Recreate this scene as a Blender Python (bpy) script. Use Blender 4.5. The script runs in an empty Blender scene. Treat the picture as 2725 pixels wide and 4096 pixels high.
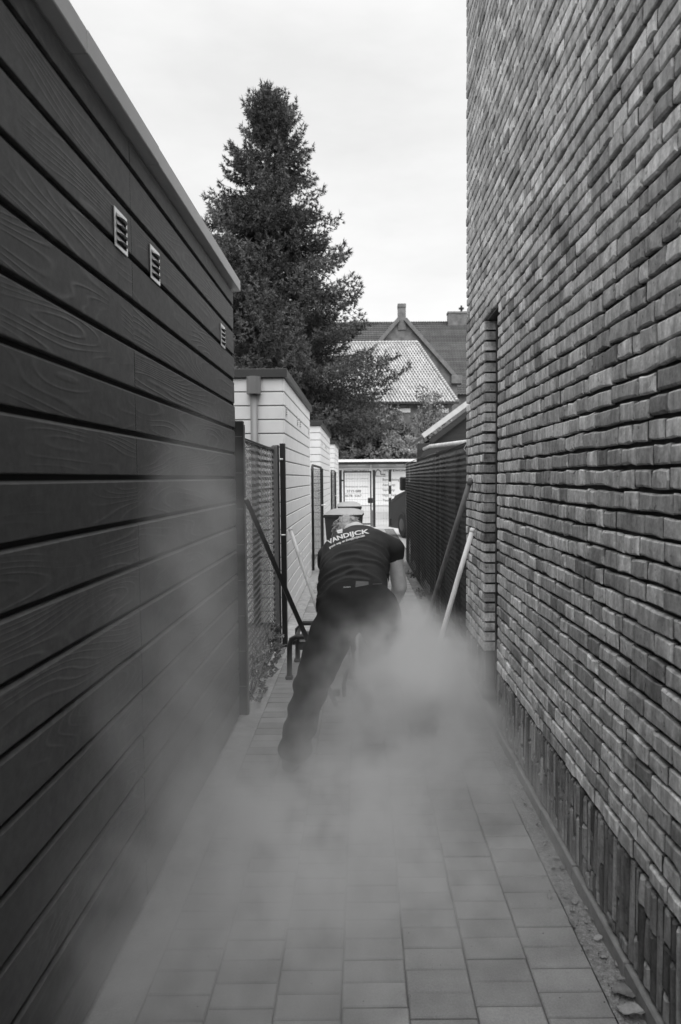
import bpy, bmesh, math, random
import numpy as np
from mathutils import Vector, Matrix
from mathutils.bvhtree import BVHTree
random.seed(7)
rng = np.random.default_rng(7)
R = math.radians
sc = bpy.context.scene
COL = sc.collection

# ------------------------------------------------------------------ camera
F, VPX, VPY, CY = 2650.0, 1442.0, 1912.0, 2048.0     # in pixels of the photograph (2725 x 4096)
CAMZ = 1.6
pitch = math.atan((CY - VPY) / F); roll = 0.0075
fwd = Vector((0, math.cos(pitch), -math.sin(pitch)))
up0 = Vector((0, math.sin(pitch), math.cos(pitch))); rt0 = Vector((1, 0, 0))
rt = rt0 * math.cos(roll) - up0 * math.sin(roll)
up = up0 * math.cos(roll) + rt0 * math.sin(roll)
cam = bpy.data.cameras.new('camera'); camo = bpy.data.objects.new('camera', cam); COL.objects.link(camo)
cam.sensor_fit = 'VERTICAL'; cam.sensor_height = 36; cam.lens = F / 4096 * 36
cam.shift_x = -(VPX - 1362.5) / 4096
cam.clip_start = 0.05; cam.clip_end = 600
m = Matrix((rt, up, -fwd)).transposed().to_4x4(); m.translation = (0, 0, CAMZ)
camo.matrix_world = m
cam.dof.use_dof = True; cam.dof.focus_distance = 3.9; cam.dof.aperture_fstop = 4.0
sc.camera = camo

# ------------------------------------------------------------------ world, sun, exposure
w = bpy.data.worlds.new('World'); sc.world = w; w.use_nodes = True
nt = w.node_tree; N = nt.nodes; Lk = nt.links
SUN_EL, SUN_AZ = R(62), R(147)       # azimuth measured clockwise from +Y (straight down the alley)
sky = N.new('ShaderNodeTexSky'); sky.sky_type = 'NISHITA'; sky.sun_disc = False
sky.sun_elevation = SUN_EL; sky.sun_rotation = SUN_AZ; sky.dust_density = 4; sky.air_density = 1
bw = N.new('ShaderNodeRGBToBW'); Lk.new(sky.outputs[0], bw.inputs[0])
tc = N.new('ShaderNodeTexCoord'); mp = N.new('ShaderNodeMapping'); mp.inputs['Scale'].default_value = (1.5, 1.5, 4.5)
Lk.new(tc.outputs['Generated'], mp.inputs[0])
nz = N.new('ShaderNodeTexNoise'); nz.inputs['Scale'].default_value = 1.6; nz.inputs['Detail'].default_value = 6; nz.inputs['Roughness'].default_value = .55
Lk.new(mp.outputs[0], nz.inputs['Vector'])
mr = N.new('ShaderNodeMapRange'); mr.inputs['From Min'].default_value = .35; mr.inputs['From Max'].default_value = .68
mr.inputs['To Min'].default_value = 3.1; mr.inputs['To Max'].default_value = 3.75; Lk.new(nz.outputs[0], mr.inputs[0])
mx = N.new('ShaderNodeMix'); mx.data_type = 'FLOAT'; mx.inputs[0].default_value = .9
Lk.new(bw.outputs[0], mx.inputs[2]); Lk.new(mr.outputs[0], mx.inputs[3])
bg = N['Background']; bg.inputs[1].default_value = .1; Lk.new(mx.outputs[0], bg.inputs[0])
sl = bpy.data.lights.new('sun', 'SUN'); sl.energy = 1.5; sl.angle = R(76); sl.color = (1, 1, 1)
so = bpy.data.objects.new('sun', sl); COL.objects.link(so)
sd = Vector((math.sin(SUN_AZ) * math.cos(SUN_EL), math.cos(SUN_AZ) * math.cos(SUN_EL), math.sin(SUN_EL)))
so.rotation_euler = sd.to_track_quat('Z', 'Y').to_euler(); so.location = (0, -9, 14)
vs = sc.view_settings; vs.view_transform = 'Standard'; vs.look = 'None'; vs.exposure = 1.5; vs.gamma = 1; vs.use_curve_mapping = False
sc.cycles.use_denoising = True
sc.cycles.max_bounces = 12; sc.cycles.diffuse_bounces = 4; sc.cycles.volume_bounces = 8; sc.cycles.transparent_max_bounces = 12
sc.cycles.volume_step_rate = 3.0; sc.cycles.volume_max_steps = 128
sc.cycles.caustics_reflective = False; sc.cycles.caustics_refractive = False

# ------------------------------------------------------------------ pixel -> place
def ray(px, py): return fwd + rt * ((px - VPX) / F) + up * ((CY - py) / F)
def atY(px, py, Y): d = ray(px, py); return Vector((0, 0, CAMZ)) + d * (Y / d.y)
def atX(px, py, X): d = ray(px, py); return Vector((0, 0, CAMZ)) + d * (X / d.x)
def gp(px, py, z=0): d = ray(px, py); return Vector((0, 0, CAMZ)) + d * ((z - CAMZ) / d.z)

# ------------------------------------------------------------------ materials (the place is shown in black and white: greys only)
MATS = {}
def mat(name, g, rough=.6, metal=0, var=.25, scale=6, bump=0, bscale=60, stretch=(1, 1, 1), tone=0, speck=0, objrand=0, spec=.5, coord='pos', bdist=.003):
    if name in MATS: return MATS[name]
    M = bpy.data.materials.new(name); M.use_nodes = True; t = M.node_tree; n = t.nodes; l = t.links
    b = n['Principled BSDF']; b.inputs['Roughness'].default_value = rough; b.inputs['Metallic'].default_value = metal
    b.inputs['Specular IOR Level'].default_value = spec
    if coord == 'pos': g_ = n.new('ShaderNodeNewGeometry'); src = g_.outputs['Position']
    else: g_ = n.new('ShaderNodeTexCoord'); src = g_.outputs['Object']
    mp = n.new('ShaderNodeMapping'); mp.inputs['Scale'].default_value = stretch; l.new(src, mp.inputs[0])
    nz = n.new('ShaderNodeTexNoise'); nz.inputs['Scale'].default_value = scale; nz.inputs['Detail'].default_value = 5; nz.inputs['Roughness'].default_value = .6
    l.new(mp.outputs[0], nz.inputs['Vector'])
    mr = n.new('ShaderNodeMapRange'); mr.inputs['From Min'].default_value = .3; mr.inputs['From Max'].default_value = .7
    mr.inputs['To Min'].default_value = g * (1 - var); mr.inputs['To Max'].default_value = g * (1 + var); l.new(nz.outputs[0], mr.inputs[0])
    val = mr.outputs[0]
    def mul(a, node_out, lo, hi, f0=0, f1=1):
        r = n.new('ShaderNodeMapRange'); r.inputs['From Min'].default_value = f0; r.inputs['From Max'].default_value = f1
        r.inputs['To Min'].default_value = lo; r.inputs['To Max'].default_value = hi; l.new(node_out, r.inputs[0])
        m_ = n.new('ShaderNodeMath'); m_.operation = 'MULTIPLY'; l.new(a, m_.inputs[0]); l.new(r.outputs[0], m_.inputs[1]); return m_.outputs[0]
    if tone:
        a = n.new('ShaderNodeAttribute'); a.attribute_name = 'tone'; val = mul(val, a.outputs['Fac'], 1 - tone, 1 + tone)
    if objrand:
        oi = n.new('ShaderNodeObjectInfo'); val = mul(val, oi.outputs['Random'], 1 - objrand, 1 + objrand)
    if speck:
        n2 = n.new('ShaderNodeTexNoise'); n2.inputs['Scale'].default_value = 160; n2.inputs['Detail'].default_value = 2; l.new(src, n2.inputs['Vector'])
        val = mul(val, n2.outputs[0], 1 - speck, 1 + speck, .3, .7)
    l.new(val, b.inputs['Base Color'])
    if bump:
        n3 = n.new('ShaderNodeTexNoise'); n3.inputs['Scale'].default_value = bscale; n3.inputs['Detail'].default_value = 4; l.new(mp.outputs[0], n3.inputs['Vector'])
        bp = n.new('ShaderNodeBump'); bp.inputs['Strength'].default_value = bump; bp.inputs['Distance'].default_value = bdist
        l.new(n3.outputs[0], bp.inputs['Height']); l.new(bp.outputs[0], b.inputs['Normal'])
    MATS[name] = M; return M

def wood_mat(name, g, rough=.55):
    """dark stained boards with raised cathedral grain and knots"""
    M = bpy.data.materials.new(name); M.use_nodes = True; t = M.node_tree; n = t.nodes; l = t.links
    b = n['Principled BSDF']; b.inputs['Roughness'].default_value = rough; b.inputs['Specular IOR Level'].default_value = .35
    geo = n.new('ShaderNodeNewGeometry'); oi = n.new('ShaderNodeObjectInfo')
    sx = n.new('ShaderNodeSeparateXYZ'); l.new(geo.outputs['Position'], sx.inputs[0])
    def math_(op, a, bb, c=None):
        q = n.new('ShaderNodeMath'); q.operation = op
        for i, v in enumerate((a, bb, c)):
            if v is None: continue
            if hasattr(v, 'is_linked'): l.new(v, q.inputs[i])
            else: q.inputs[i].default_value = v
        return q.outputs[0]
    cb = n.new('ShaderNodeCombineXYZ')
    l.new(math_('MULTIPLY', sx.outputs['Y'], .55), cb.inputs[0]); l.new(math_('MULTIPLY', sx.outputs['Z'], 4.2), cb.inputs[1])
    l.new(math_('MULTIPLY', oi.outputs['Random'], 37.0), cb.inputs[2])
    field = n.new('ShaderNodeTexNoise'); field.inputs['Scale'].default_value = 1.35; field.inputs['Detail'].default_value = 1.2; field.inputs['Roughness'].default_value = .35
    l.new(cb.outputs[0], field.inputs['Vector'])
    ph = math_('MULTIPLY', field.outputs[0], 150.0)
    s = math_('SINE', ph, None); s01 = math_('MULTIPLY_ADD', s, .5, .5); ring = math_('POWER', s01, 5.0)
    big = n.new('ShaderNodeTexNoise'); big.inputs['Scale'].default_value = 2.3; big.inputs['Detail'].default_value = 4; l.new(geo.outputs['Position'], big.inputs['Vector'])
    fine = n.new('ShaderNodeTexNoise'); fine.inputs['Scale'].default_value = 26; fine.inputs['Detail'].default_value = 6; fine.inputs['Roughness'].default_value = .7; l.new(geo.outputs['Position'], fine.inputs['Vector'])
    rel = n.new('ShaderNodeMapRange'); rel.inputs['From Min'].default_value = .38; rel.inputs['From Max'].default_value = .66; l.new(big.outputs[0], rel.inputs[0])
    rv = math_('MULTIPLY', ring, rel.outputs[0])
    a = math_('MULTIPLY_ADD', rv, .38, .92)
    c = math_('MULTIPLY', a, math_('MULTIPLY_ADD', fine.outputs[0], 1.3, .35))
    c = math_('MULTIPLY', c, math_('MULTIPLY_ADD', oi.outputs['Random'], .3, .85))
    l.new(math_('MULTIPLY', c, g), b.inputs['Base Color'])
    bp = n.new('ShaderNodeBump'); bp.inputs['Strength'].default_value = .35; bp.inputs['Distance'].default_value = .004
    l.new(math_('MULTIPLY_ADD', fine.outputs[0], .35, rv), bp.inputs['Height']); l.new(bp.outputs[0], b.inputs['Normal'])
    MATS[name] = M; return M

def brick_mat(name, g=.27):
    M = bpy.data.materials.new(name); M.use_nodes = True; t = M.node_tree; n = t.nodes; l = t.links
    b = n['Principled BSDF']; b.inputs['Roughness'].default_value = .85; b.inputs['Specular IOR Level'].default_value = .25
    geo = n.new('ShaderNodeNewGeometry')
    def noise(stretch, scale, det, rg=.6):
        mp = n.new('ShaderNodeMapping'); mp.inputs['Scale'].default_value = stretch; l.new(geo.outputs['Position'], mp.inputs[0])
        z = n.new('ShaderNodeTexNoise'); z.inputs['Scale'].default_value = scale; z.inputs['Detail'].default_value = det; z.inputs['Roughness'].default_value = rg
        l.new(mp.outputs[0], z.inputs['Vector']); return z.outputs[0]
    def rng_(v, f0, f1, t0, t1):
        r = n.new('ShaderNodeMapRange'); l.new(v, r.inputs[0])
        for k, x in zip(('From Min', 'From Max', 'To Min', 'To Max'), (f0, f1, t0, t1)): r.inputs[k].default_value = x
        r.clamp = t0 != g * .47
        return r.outputs[0]
    def mul(a, bb):
        q = n.new('ShaderNodeMath'); q.operation = 'MULTIPLY'; l.new(a, q.inputs[0]); l.new(bb, q.inputs[1]); return q.outputs[0]
    at = n.new('ShaderNodeAttribute'); at.attribute_name = 'tone'
    v = rng_(at.outputs['Fac'], 0, 1, g * .47, g * 1.5)
    v = mul(v, rng_(noise((1, 1, .3), 30, 4), .3, .7, .6, 1.4))         # streaks down the faces
    v = mul(v, rng_(noise((1, 1, 1), 90, 3), .3, .7, .82, 1.18))
    pit = rng_(noise((1, 1, .8), 46, 2), .27, .34, .45, 1)                 # dark pits
    v = mul(v, pit)
    l.new(v, b.inputs['Base Color'])
    bp = n.new('ShaderNodeBump'); bp.inputs['Strength'].default_value = .7; bp.inputs['Distance'].default_value = .006
    l.new(mul(noise((1, 1, .6), 45, 5, .65), pit), bp.inputs['Height']); l.new(bp.outputs[0], b.inputs['Normal'])
    MATS[name] = M; return M

# ------------------------------------------------------------------ mesh builder
class MB:
    def __init__(s): s.v = []; s.f = []; s.t = []; s.sm = []
    def add(s, vs, fs, tone=.5, smooth=False):
        o = len(s.v); s.v += [tuple(p) for p in vs]; s.f += [tuple(i + o for i in q) for q in fs]; s.t += [tone] * len(vs); s.sm += [smooth] * len(fs); return s
    def box(s, x0, x1, y0, y1, z0, z1, tone=.5):
        v = [(x, y, z) for x in (x0, x1) for y in (y0, y1) for z in (z0, z1)]
        return s.add(v, [(0, 1, 3, 2), (4, 6, 7, 5), (0, 4, 5, 1), (2, 3, 7, 6), (0, 2, 6, 4), (1, 5, 7, 3)], tone)
    def cbox(s, x0, x1, y0, y1, z0, z1, c=.004, tone=.5, M=None):
        """box with chamfered edges"""
        cx, cy, cz = (x0 + x1) / 2, (y0 + y1) / 2, (z0 + z1) / 2; h = ((x1 - x0) / 2, (y1 - y0) / 2, (z1 - z0) / 2)
        c = min(c, min(h) * .9)
        V = {}; vs = []
        for sx in (-1, 1):
            for sy in (-1, 1):
                for sz in (-1, 1):
                    for a in range(3):
                        p = [sx * (h[0] - c), sy * (h[1] - c), sz * (h[2] - c)]; p[a] += (sx, sy, sz)[a] * c
                        V[(sx, sy, sz, a)] = len(vs); q = Vector((p[0], p[1], p[2]))
                        if M is not None: q = M @ q
                        vs.append((q.x + cx, q.y + cy, q.z + cz))
        fs = []
        for a in range(3):
            b, d = (a + 1) % 3, (a + 2) % 3
            for sg in (-1, 1):
                def key(sb, sd):
                    k = [0, 0, 0]; k[a] = sg; k[b] = sb; k[d] = sd; return V[(k[0], k[1], k[2], a)]
                q = [key(-1, -1), key(1, -1), key(1, 1), key(-1, 1)]
                fs.append(tuple(q if sg > 0 else q[::-1]))
            for sb in (-1, 1):
                for sd in (-1, 1):
                    def key2(sa, ax):
                        k = [0, 0, 0]; k[a] = sa; k[b] = sb; k[d] = sd; return V[(k[0], k[1], k[2], ax)]
                    q = [key2(-1, b), key2(1, b), key2(1, d), key2(-1, d)]
                    fs.append(tuple(q if sb * sd < 0 else q[::-1]))
        for sx in (-1, 1):
            for sy in (-1, 1):
                for sz in (-1, 1):
                    q = [V[(sx, sy, sz, 0)], V[(sx, sy, sz, 1)], V[(sx, sy, sz, 2)]]
                    fs.append(tuple(q if sx * sy * sz > 0 else q[::-1]))
        return s.add(vs, fs, tone)
    def tube(s, pts, r, n=8, tone=.5, closed=False, caps=True, smooth=True):
        pts = [Vector(p) for p in pts]; k = len(pts); rr = r if isinstance(r, (list, tuple)) else [r] * k
        vs = []; prev = None
        for i, p in enumerate(pts):
            if closed: d = pts[(i + 1) % k] - pts[i - 1]
            else: d = pts[min(i + 1, k - 1)] - pts[max(i - 1, 0)]
            d.normalize()
            a = Vector((0, 0, 1)) if abs(d.z) < .9 else Vector((1, 0, 0))
            if prev is not None: a = prev
            u = (a - d * a.dot(d)).normalized(); prev = u; w_ = d.cross(u)
            for j in range(n):
                th = 2 * math.pi * j / n; vs.append(p + (u * math.cos(th) + w_ * math.sin(th)) * rr[i])
        fs = []
        for i in range(k if closed else k - 1):
            for j in range(n):
                a, b = i * n + j, i * n + (j + 1) % n; c, d_ = ((i + 1) % k) * n + (j + 1) % n, ((i + 1) % k) * n + j
                fs.append((a, b, c, d_))
        s.add(vs, fs, tone, smooth)
        if caps and not closed:
            o = len(s.v) - len(vs)
            s.f.append(tuple(o + j for j in range(n))[::-1]); s.sm.append(False)
            s.f.append(tuple(o + (k - 1) * n + j for j in range(n))); s.sm.append(False)
        return s
    def bar(s, p0, p1, w, h, tone=.5, upv=(0, 0, 1)):
        p0 = Vector(p0); p1 = Vector(p1); d = (p1 - p0).normalized(); a = Vector(upv)
        if abs(d.dot(a)) > .95: a = Vector((1, 0, 0))
        u = d.cross(a).normalized(); v = u.cross(d)
        vs = [p + u * (sx * w / 2) + v * (sz * h / 2) for p in (p0, p1) for sx, sz in ((-1, -1), (1, -1), (1, 1), (-1, 1))]
        return s.add(vs, [(0, 3, 2, 1), (4, 5, 6, 7), (0, 1, 5, 4), (1, 2, 6, 5), (2, 3, 7, 6), (3, 0, 4, 7)], tone)
    def prism(s, poly, axis, a0, a1, tone=.5):
        """poly = list of 2-D points in the two other axes (x,y / x,z / y,z order)"""
        n = len(poly)
        def mk(p, a): return {'x': (a, p[0], p[1]), 'y': (p[0], a, p[1]), 'z': (p[0], p[1], a)}[axis]
        vs = [mk(p, a0) for p in poly] + [mk(p, a1) for p in poly]
        fs = [tuple(range(n)), tuple(range(n, 2 * n))[::-1]] + [(i, i + n, (i + 1) % n + n, (i + 1) % n) for i in range(n)]
        return s.add(vs, fs, tone)
    def mesh(s, name, mt, off=(0, 0, 0), fix=True):
        me = bpy.data.meshes.new(name)
        me.from_pydata([(p[0] - off[0], p[1] - off[1], p[2] - off[2]) for p in s.v], [], s.f)
        at = me.attributes.new('tone', 'FLOAT', 'POINT'); at.data.foreach_set('value', np.array(s.t, dtype=np.float32))
        me.polygons.foreach_set('use_smooth', np.array(s.sm, dtype=bool))
        if mt: me.materials.append(mt)
        if fix:
            bm = bmesh.new(); bm.from_mesh(me); bmesh.ops.recalc_face_normals(bm, faces=bm.faces); bm.to_mesh(me); bm.free()
        me.update(); return me
    def build(s, name, mt, parent=None, off=None, fix=True, kind=None):
        if off is None: off = wloc(parent) if parent else (0, 0, 0)
        o = bpy.data.objects.new(name, s.mesh(name, mt, off, fix)); COL.objects.link(o); o.parent = parent
        if kind: o['kind'] = kind
        return o
def wloc(o):
    v = Vector((0, 0, 0))
    while o is not None: v = v + o.location; o = o.parent
    return v
def thing(name, label, cat, loc=(0, 0, 0), group=None):
    o = bpy.data.objects.new(name, None); COL.objects.link(o); o.location = loc; o.empty_display_size = .2
    o['label'] = label; o['category'] = cat
    if group: o['group'] = group
    return o
def tag(o, label, cat, group=None, kind=None):
    o['label'] = label; o['category'] = cat
    if group: o['group'] = group
    if kind: o['kind'] = kind
    return o
def struct(o, label=None):
    o['kind'] = 'structure'
    if label: o['label'] = label
    return o
def child(name, me, parent, loc=(0, 0, 0), rot=(0, 0, 0), scale=(1, 1, 1)):
    o = bpy.data.objects.new(name, me); COL.objects.link(o); o.parent = parent; o.location = loc; o.rotation_euler = rot; o.scale = scale; return o
def np_mesh(name, V, Fc, mt, tone=None, smooth=False):
    me = bpy.data.meshes.new(name); V = np.asarray(V, np.float32); Fc = np.asarray(Fc, np.int32); k = Fc.shape[1]
    me.vertices.add(len(V)); me.vertices.foreach_set('co', V.ravel())
    me.loops.add(Fc.size); me.loops.foreach_set('vertex_index', Fc.ravel())
    me.polygons.add(len(Fc)); me.polygons.foreach_set('loop_start', np.arange(0, Fc.size, k, dtype=np.int32))
    me.polygons.foreach_set('use_smooth', np.full(len(Fc), smooth))
    if tone is not None:
        at = me.attributes.new('tone', 'FLOAT', 'POINT'); at.data.foreach_set('value', np.asarray(tone, np.float32))
    me.materials.append(mt); me.update(calc_edges=True); me.validate(); return me
def text_geo(body, size=1, bold=0, shear=0, align='LEFT'):
    cu = bpy.data.curves.new('t', 'FONT'); cu.body = body; cu.size = size; cu.offset = bold; cu.shear = shear; cu.align_x = align; cu.resolution_u = 3
    o = bpy.data.objects.new('t', cu); COL.objects.link(o); bpy.context.view_layer.update()
    me = bpy.data.meshes.new_from_object(o.evaluated_get(bpy.context.evaluated_depsgraph_get()))
    v = [tuple(p.co) for p in me.vertices]; f = [tuple(p.vertices) for p in me.polygons]
    bpy.data.objects.remove(o); bpy.data.curves.remove(cu); bpy.data.meshes.remove(me); return v, f

# ------------------------------------------------------------------ the lay-out of the alley
XR, XL = .84, -.82                       # face of the brick wall, face of the sheds
YC = 5.26                                # far corner of the brick house
NY0, NY1, NTOP = 4.07, 4.50, 2.66        # niche in the brick wall
PEDGE_R, PEDGE_L, PW, PL = .745, -.678, .2033, .0995
YS = 4.38                                # far corner of the dark shed

mDirt = mat('packed earth', .13, .95, var=.4, scale=9, bump=.6, bscale=70, bdist=.01)
mStreet = mat('pale street paving', .42, .85, var=.12, scale=3, bump=.2, bscale=50)
mPaver = mat('concrete paver', .25, .85, var=.26, scale=4.5, bump=.35, bscale=220, tone=.18, speck=.13, bdist=.002)
mSand = mat('sandy joint fill', .2, .95, var=.45, scale=60, bump=.7, bscale=240, speck=.35, bdist=.004)
mJoint = mat('dark joint sand', .08, .95, var=.4, scale=40, bump=.5, bscale=200)

# ---- ground, street, joint bed
g = MB(); g.add([(-140, -60, -.045), (140, -60, -.045), (140, 260, -.045), (-140, 260, -.045)], [(0, 1, 2, 3)])
struct(g.build('ground', mDirt))
g = MB(); g.add([(-40, 20.9, -.012), (40, 20.9, -.012), (40, 37.6, -.012), (-40, 37.6, -.012)], [(0, 1, 2, 3)])
struct(g.build('street', mStreet))
g = MB(); g.add([(1.03, YC + .01, -.004), (14, YC + .01, -.004), (14, 20.88, -.004), (1.03, 20.88, -.004)], [(0, 1, 2, 3)])
struct(g.build('yard', mStreet))
g = MB(); g.box(PEDGE_L - .02, PEDGE_R + .005, -1.5, 20.9, -.085, -.0065)
bed = struct(g.build('paver_bed', mJoint))

# ---- pavement of individual pavers (children of the pavement)
pv = MB(); pv.box(PEDGE_L, PEDGE_R, -1.5, 20.88, -.08, -.0075)
pave = struct(pv.build('pavement', mJoint))
bpy.data.objects.remove(bed)
def paver_geo(mb, cx, cy, cz, hx, hy, tone):
    c = .004; z0 = cz - .03
    v = [(cx + sx * (hx - c), cy + sy * (hy - c), cz) for sx, sy in ((-1, -1), (1, -1), (1, 1), (-1, 1))]
    v += [(cx + sx * hx, cy + sy * hy, cz - c) for sx, sy in ((-1, -1), (1, -1), (1, 1), (-1, 1))]
    v += [(cx + sx * hx, cy + sy * hy, z0) for sx, sy in ((-1, -1), (1, -1), (1, 1), (-1, 1))]
    fs = [(0, 1, 2, 3)] + [(i + 4, (i + 1) % 4 + 4, (i + 1) % 4, i) for i in range(4)] + [(i + 8, (i + 1) % 4 + 8, (i + 1) % 4 + 4, i + 4) for i in range(4)]
    mb.add(v, fs, tone)
variants = []
for k in range(14):
    b_ = MB(); paver_geo(b_, 0, 0, 0, PW / 2 - .0022, PL / 2 - .002, random.random()); variants.append(b_.mesh('paver', mPaver, fix=False))
rest = MB(); cnt = 0
for r_ in range(225):
    for c in range(7):
        cx = PEDGE_R - PW * (c + .5); cy = -1.5 + PL * (r_ + .5) + (PL * .45 if c % 2 else 0) + random.gauss(0, .0008)
        dz = random.gauss(0, .0009)
        if cy > 20.85: continue
        if 1.45 < cy and cnt < 300:
            cnt += 1; child('paver', random.choice(variants), pave, (cx + random.gauss(0, .0006), cy, dz), (random.gauss(0, .004), random.gauss(0, .003), random.gauss(0, .004)))
        else: paver_geo(rest, cx, cy, dz, PW / 2 - .0022, PL / 2 - .002, random.random())
rest.build('paver_field', mPaver, pave, fix=False, kind='stuff')

# ---- strips of sand and soil beside the paving
def strip(name, x0, x1, y0, y1, mt, hfun, nx=8, dy=.02):
    ny = int((y1 - y0) / dy); ys = np.linspace(y0, y1, ny + 1); xs = np.linspace(x0, x1, nx + 1)
    X, Y = np.meshgrid(xs, ys); Z = hfun(X, Y); V = np.stack([X, Y, Z], -1).reshape(-1, 3)
    i = np.arange(ny)[:, None] * (nx + 1) + np.arange(nx)[None, :]
    Fc = np.stack([i, i + 1, i + nx + 2, i + nx + 1], -1).reshape(-1, 4)
    o = bpy.data.objects.new(name, np_mesh(name, V, Fc, mt, smooth=True)); COL.objects.link(o); return struct(o)
def bumps(amp, seed, base=0):
    q = np.random.default_rng(seed); ks = q.normal(0, 1, (26, 2)) * np.array([40, 26]); ph = q.uniform(0, 6.3, 26)
    return lambda X, Y: base + amp * sum(np.sin(X * k[0] + Y * k[1] + p) for k, p in zip(ks, ph)) / 5
strip('sand_strip', PEDGE_R + .002, XR + .03, -1.4, YC, mSand, bumps(.0045, 3, -.004))
strip('soil_strip', PEDGE_R + .002, 1.02, YC + .002, 20.8, mDirt, bumps(.012, 4, -.012), nx=12, dy=.03)
mPale = mat('pale swept mortar', .3, .9, var=.25, scale=14, bump=.5, bscale=120, speck=.2)
strip('mortar_strip', -.90, PEDGE_L - .002, -1.4, 20.8, mPale, bumps(.0022, 5, -.006), nx=8, dy=.03)

# ------------------------------------------------------------------ brick house on the right
mBrick = brick_mat('hand made brick', .46)
mMortar = mat('recessed dark mortar', .045, .95, var=.3, scale=30, bump=.5, bscale=120)
mPlinth = mat('concrete base strip', .2, .9, var=.25, scale=20, bump=.4, bscale=120)
mDarkMetal = mat('dark coated metal', .03, .4, var=.15, scale=10)
house = thing('brick_house', 'tall brick house wall with deep bed joints and a narrow niche filling the right side', 'house', (XR, 2.0, 0))
H0 = wloc(house)
mb = MB()
MF = XR + .018                             # mortar plane
mb.box(MF, 7.5, -6.5, NY0 - .014, -.06, 6.1); mb.box(MF, 7.5, NY1 + .014, YC - .012, -.06, 6.1); mb.box(MF + .13, 7.5, NY0 - .014, NY1 + .014, -.06, NTOP)
mb.box(MF, 7.5, NY0 - .014, NY1 + .014, NTOP + .006, 6.1)
mb.build('mortar_wall', mMortar, house)
mb = MB(); mb.box(XR + .088, XR + .135, NY0 + .002, NY1 - .002, 0, NTOP - .01)
mb.build('niche_panel', mDarkMetal, house)
mb = MB(); mb.cbox(XR + .076, XR + .092, NY1 - .05, NY1 - .004, 0, NTOP - .02, .003); mb.cbox(XR + .02, MF + .12, NY0 + .003, NY1 - .003, NTOP - .012, NTOP - .002, .002); mb.build('niche_frame', mDarkMetal, house)
mb = MB(); mb.box(XR - .06, 7.6, -6.5, YC + .06, 6.1, 6.24); mb.build('roof_edge', mDarkMetal, house)
yy = -.84
while yy < YC - .05:
    L = random.uniform(.42, .58); y1 = min(yy + L, YC)
    if not (yy > NY0 - .1 and y1 < NY1 + .1):
        mb = MB(); mb.cbox(XR - .012, XR + .03, yy + .002, y1 - .002, -.03, .058 + random.gauss(0, .003), .005); mb.build('base_strip', mPlinth, house)
    yy = y1

def brick_geo(mb, y0, y1, z0, z1, D=.03, tone=.5, jit=.0021):
    """front of a brick in the wall plane (x = XR, facing -x) with worn, uneven edges"""
    cy, cz = (y0 + y1) / 2, (z0 + z1) / 2; hy, hz = (y1 - y0) / 2, (z1 - z0) / 2
    ring = [(-1, -1), (0, -1), (1, -1), (1, 0), (1, 1), (0, 1), (-1, 1), (-1, 0)]
    fx = XR + random.gauss(0, .0017); tl = random.gauss(0, .012); bev = random.uniform(.007, .0105) if y1 - y0 < .05 and z1 - z0 > .075 else random.uniform(.0035, .0068)
    J = [(random.gauss(0, jit), random.gauss(0, jit * 1.2)) for _ in ring]
    vs = [(fx - random.uniform(0, .0015), cy, cz)]
    for (a, b), (jy, jz) in zip(ring, J): vs.append((fx + b * hz * tl, cy + a * (hy - bev) + jy, cz + b * (hz - bev) + jz))
    for (a, b), (jy, jz) in zip(ring, J): vs.append((fx + bev * .9, cy + a * hy + jy * .8, cz + b * hz + jz * .8))
    for (a, b), (jy, jz) in zip(ring, J): vs.append((fx + D, cy + a * hy + jy * .5, cz + b * hz + jz * .5))
    fs = [(0, 1 + (i + 1) % 8, 1 + i) for i in range(8)]
    for k in (1, 9): fs += [(k + i, k + (i + 1) % 8, k + 8 + (i + 1) % 8, k + 8 + i) for i in range(8)]
    o = len(mb.v); mb.add(vs, fs, tone, False)
bricks = []                                # (y0,y1,z0,z1,D)
CH = .0682; z = .405
courses = 0
while z < 6.08:
    segs = [(-.84, NY0), (NY1, YC)] if z < NTOP - .02 else [(-.84, YC)]
    for (a, b) in segs:
        y = a
        last = None
        while y < b - .004:
            q = random.random()
            L = .113 if q < .70 else (.226 if q < .84 else (.067 if q < .95 else .165))
            if last == .067 and L == .067: L = .113
            last = L; L *= random.uniform(.95, 1.05)
            if b - (y + L) < .055: L = b - y
            wob = .0028 * math.sin(y * 2.1 + z * 9) + random.gauss(0, .0012)
            edge = (abs(y - NY1) < .01 or abs(y + L - NY0) < .01 or abs(y + L - YC) < .01)
            gap = random.uniform(.007, .013)
            bricks.append((y + gap / 2, min(y + L, b) - gap / 2, z + wob + random.uniform(0, .002), z + CH - random.uniform(.011, .0145) + wob, .105 if edge else .045))
            y += L
    z += CH; courses += 1
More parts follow.
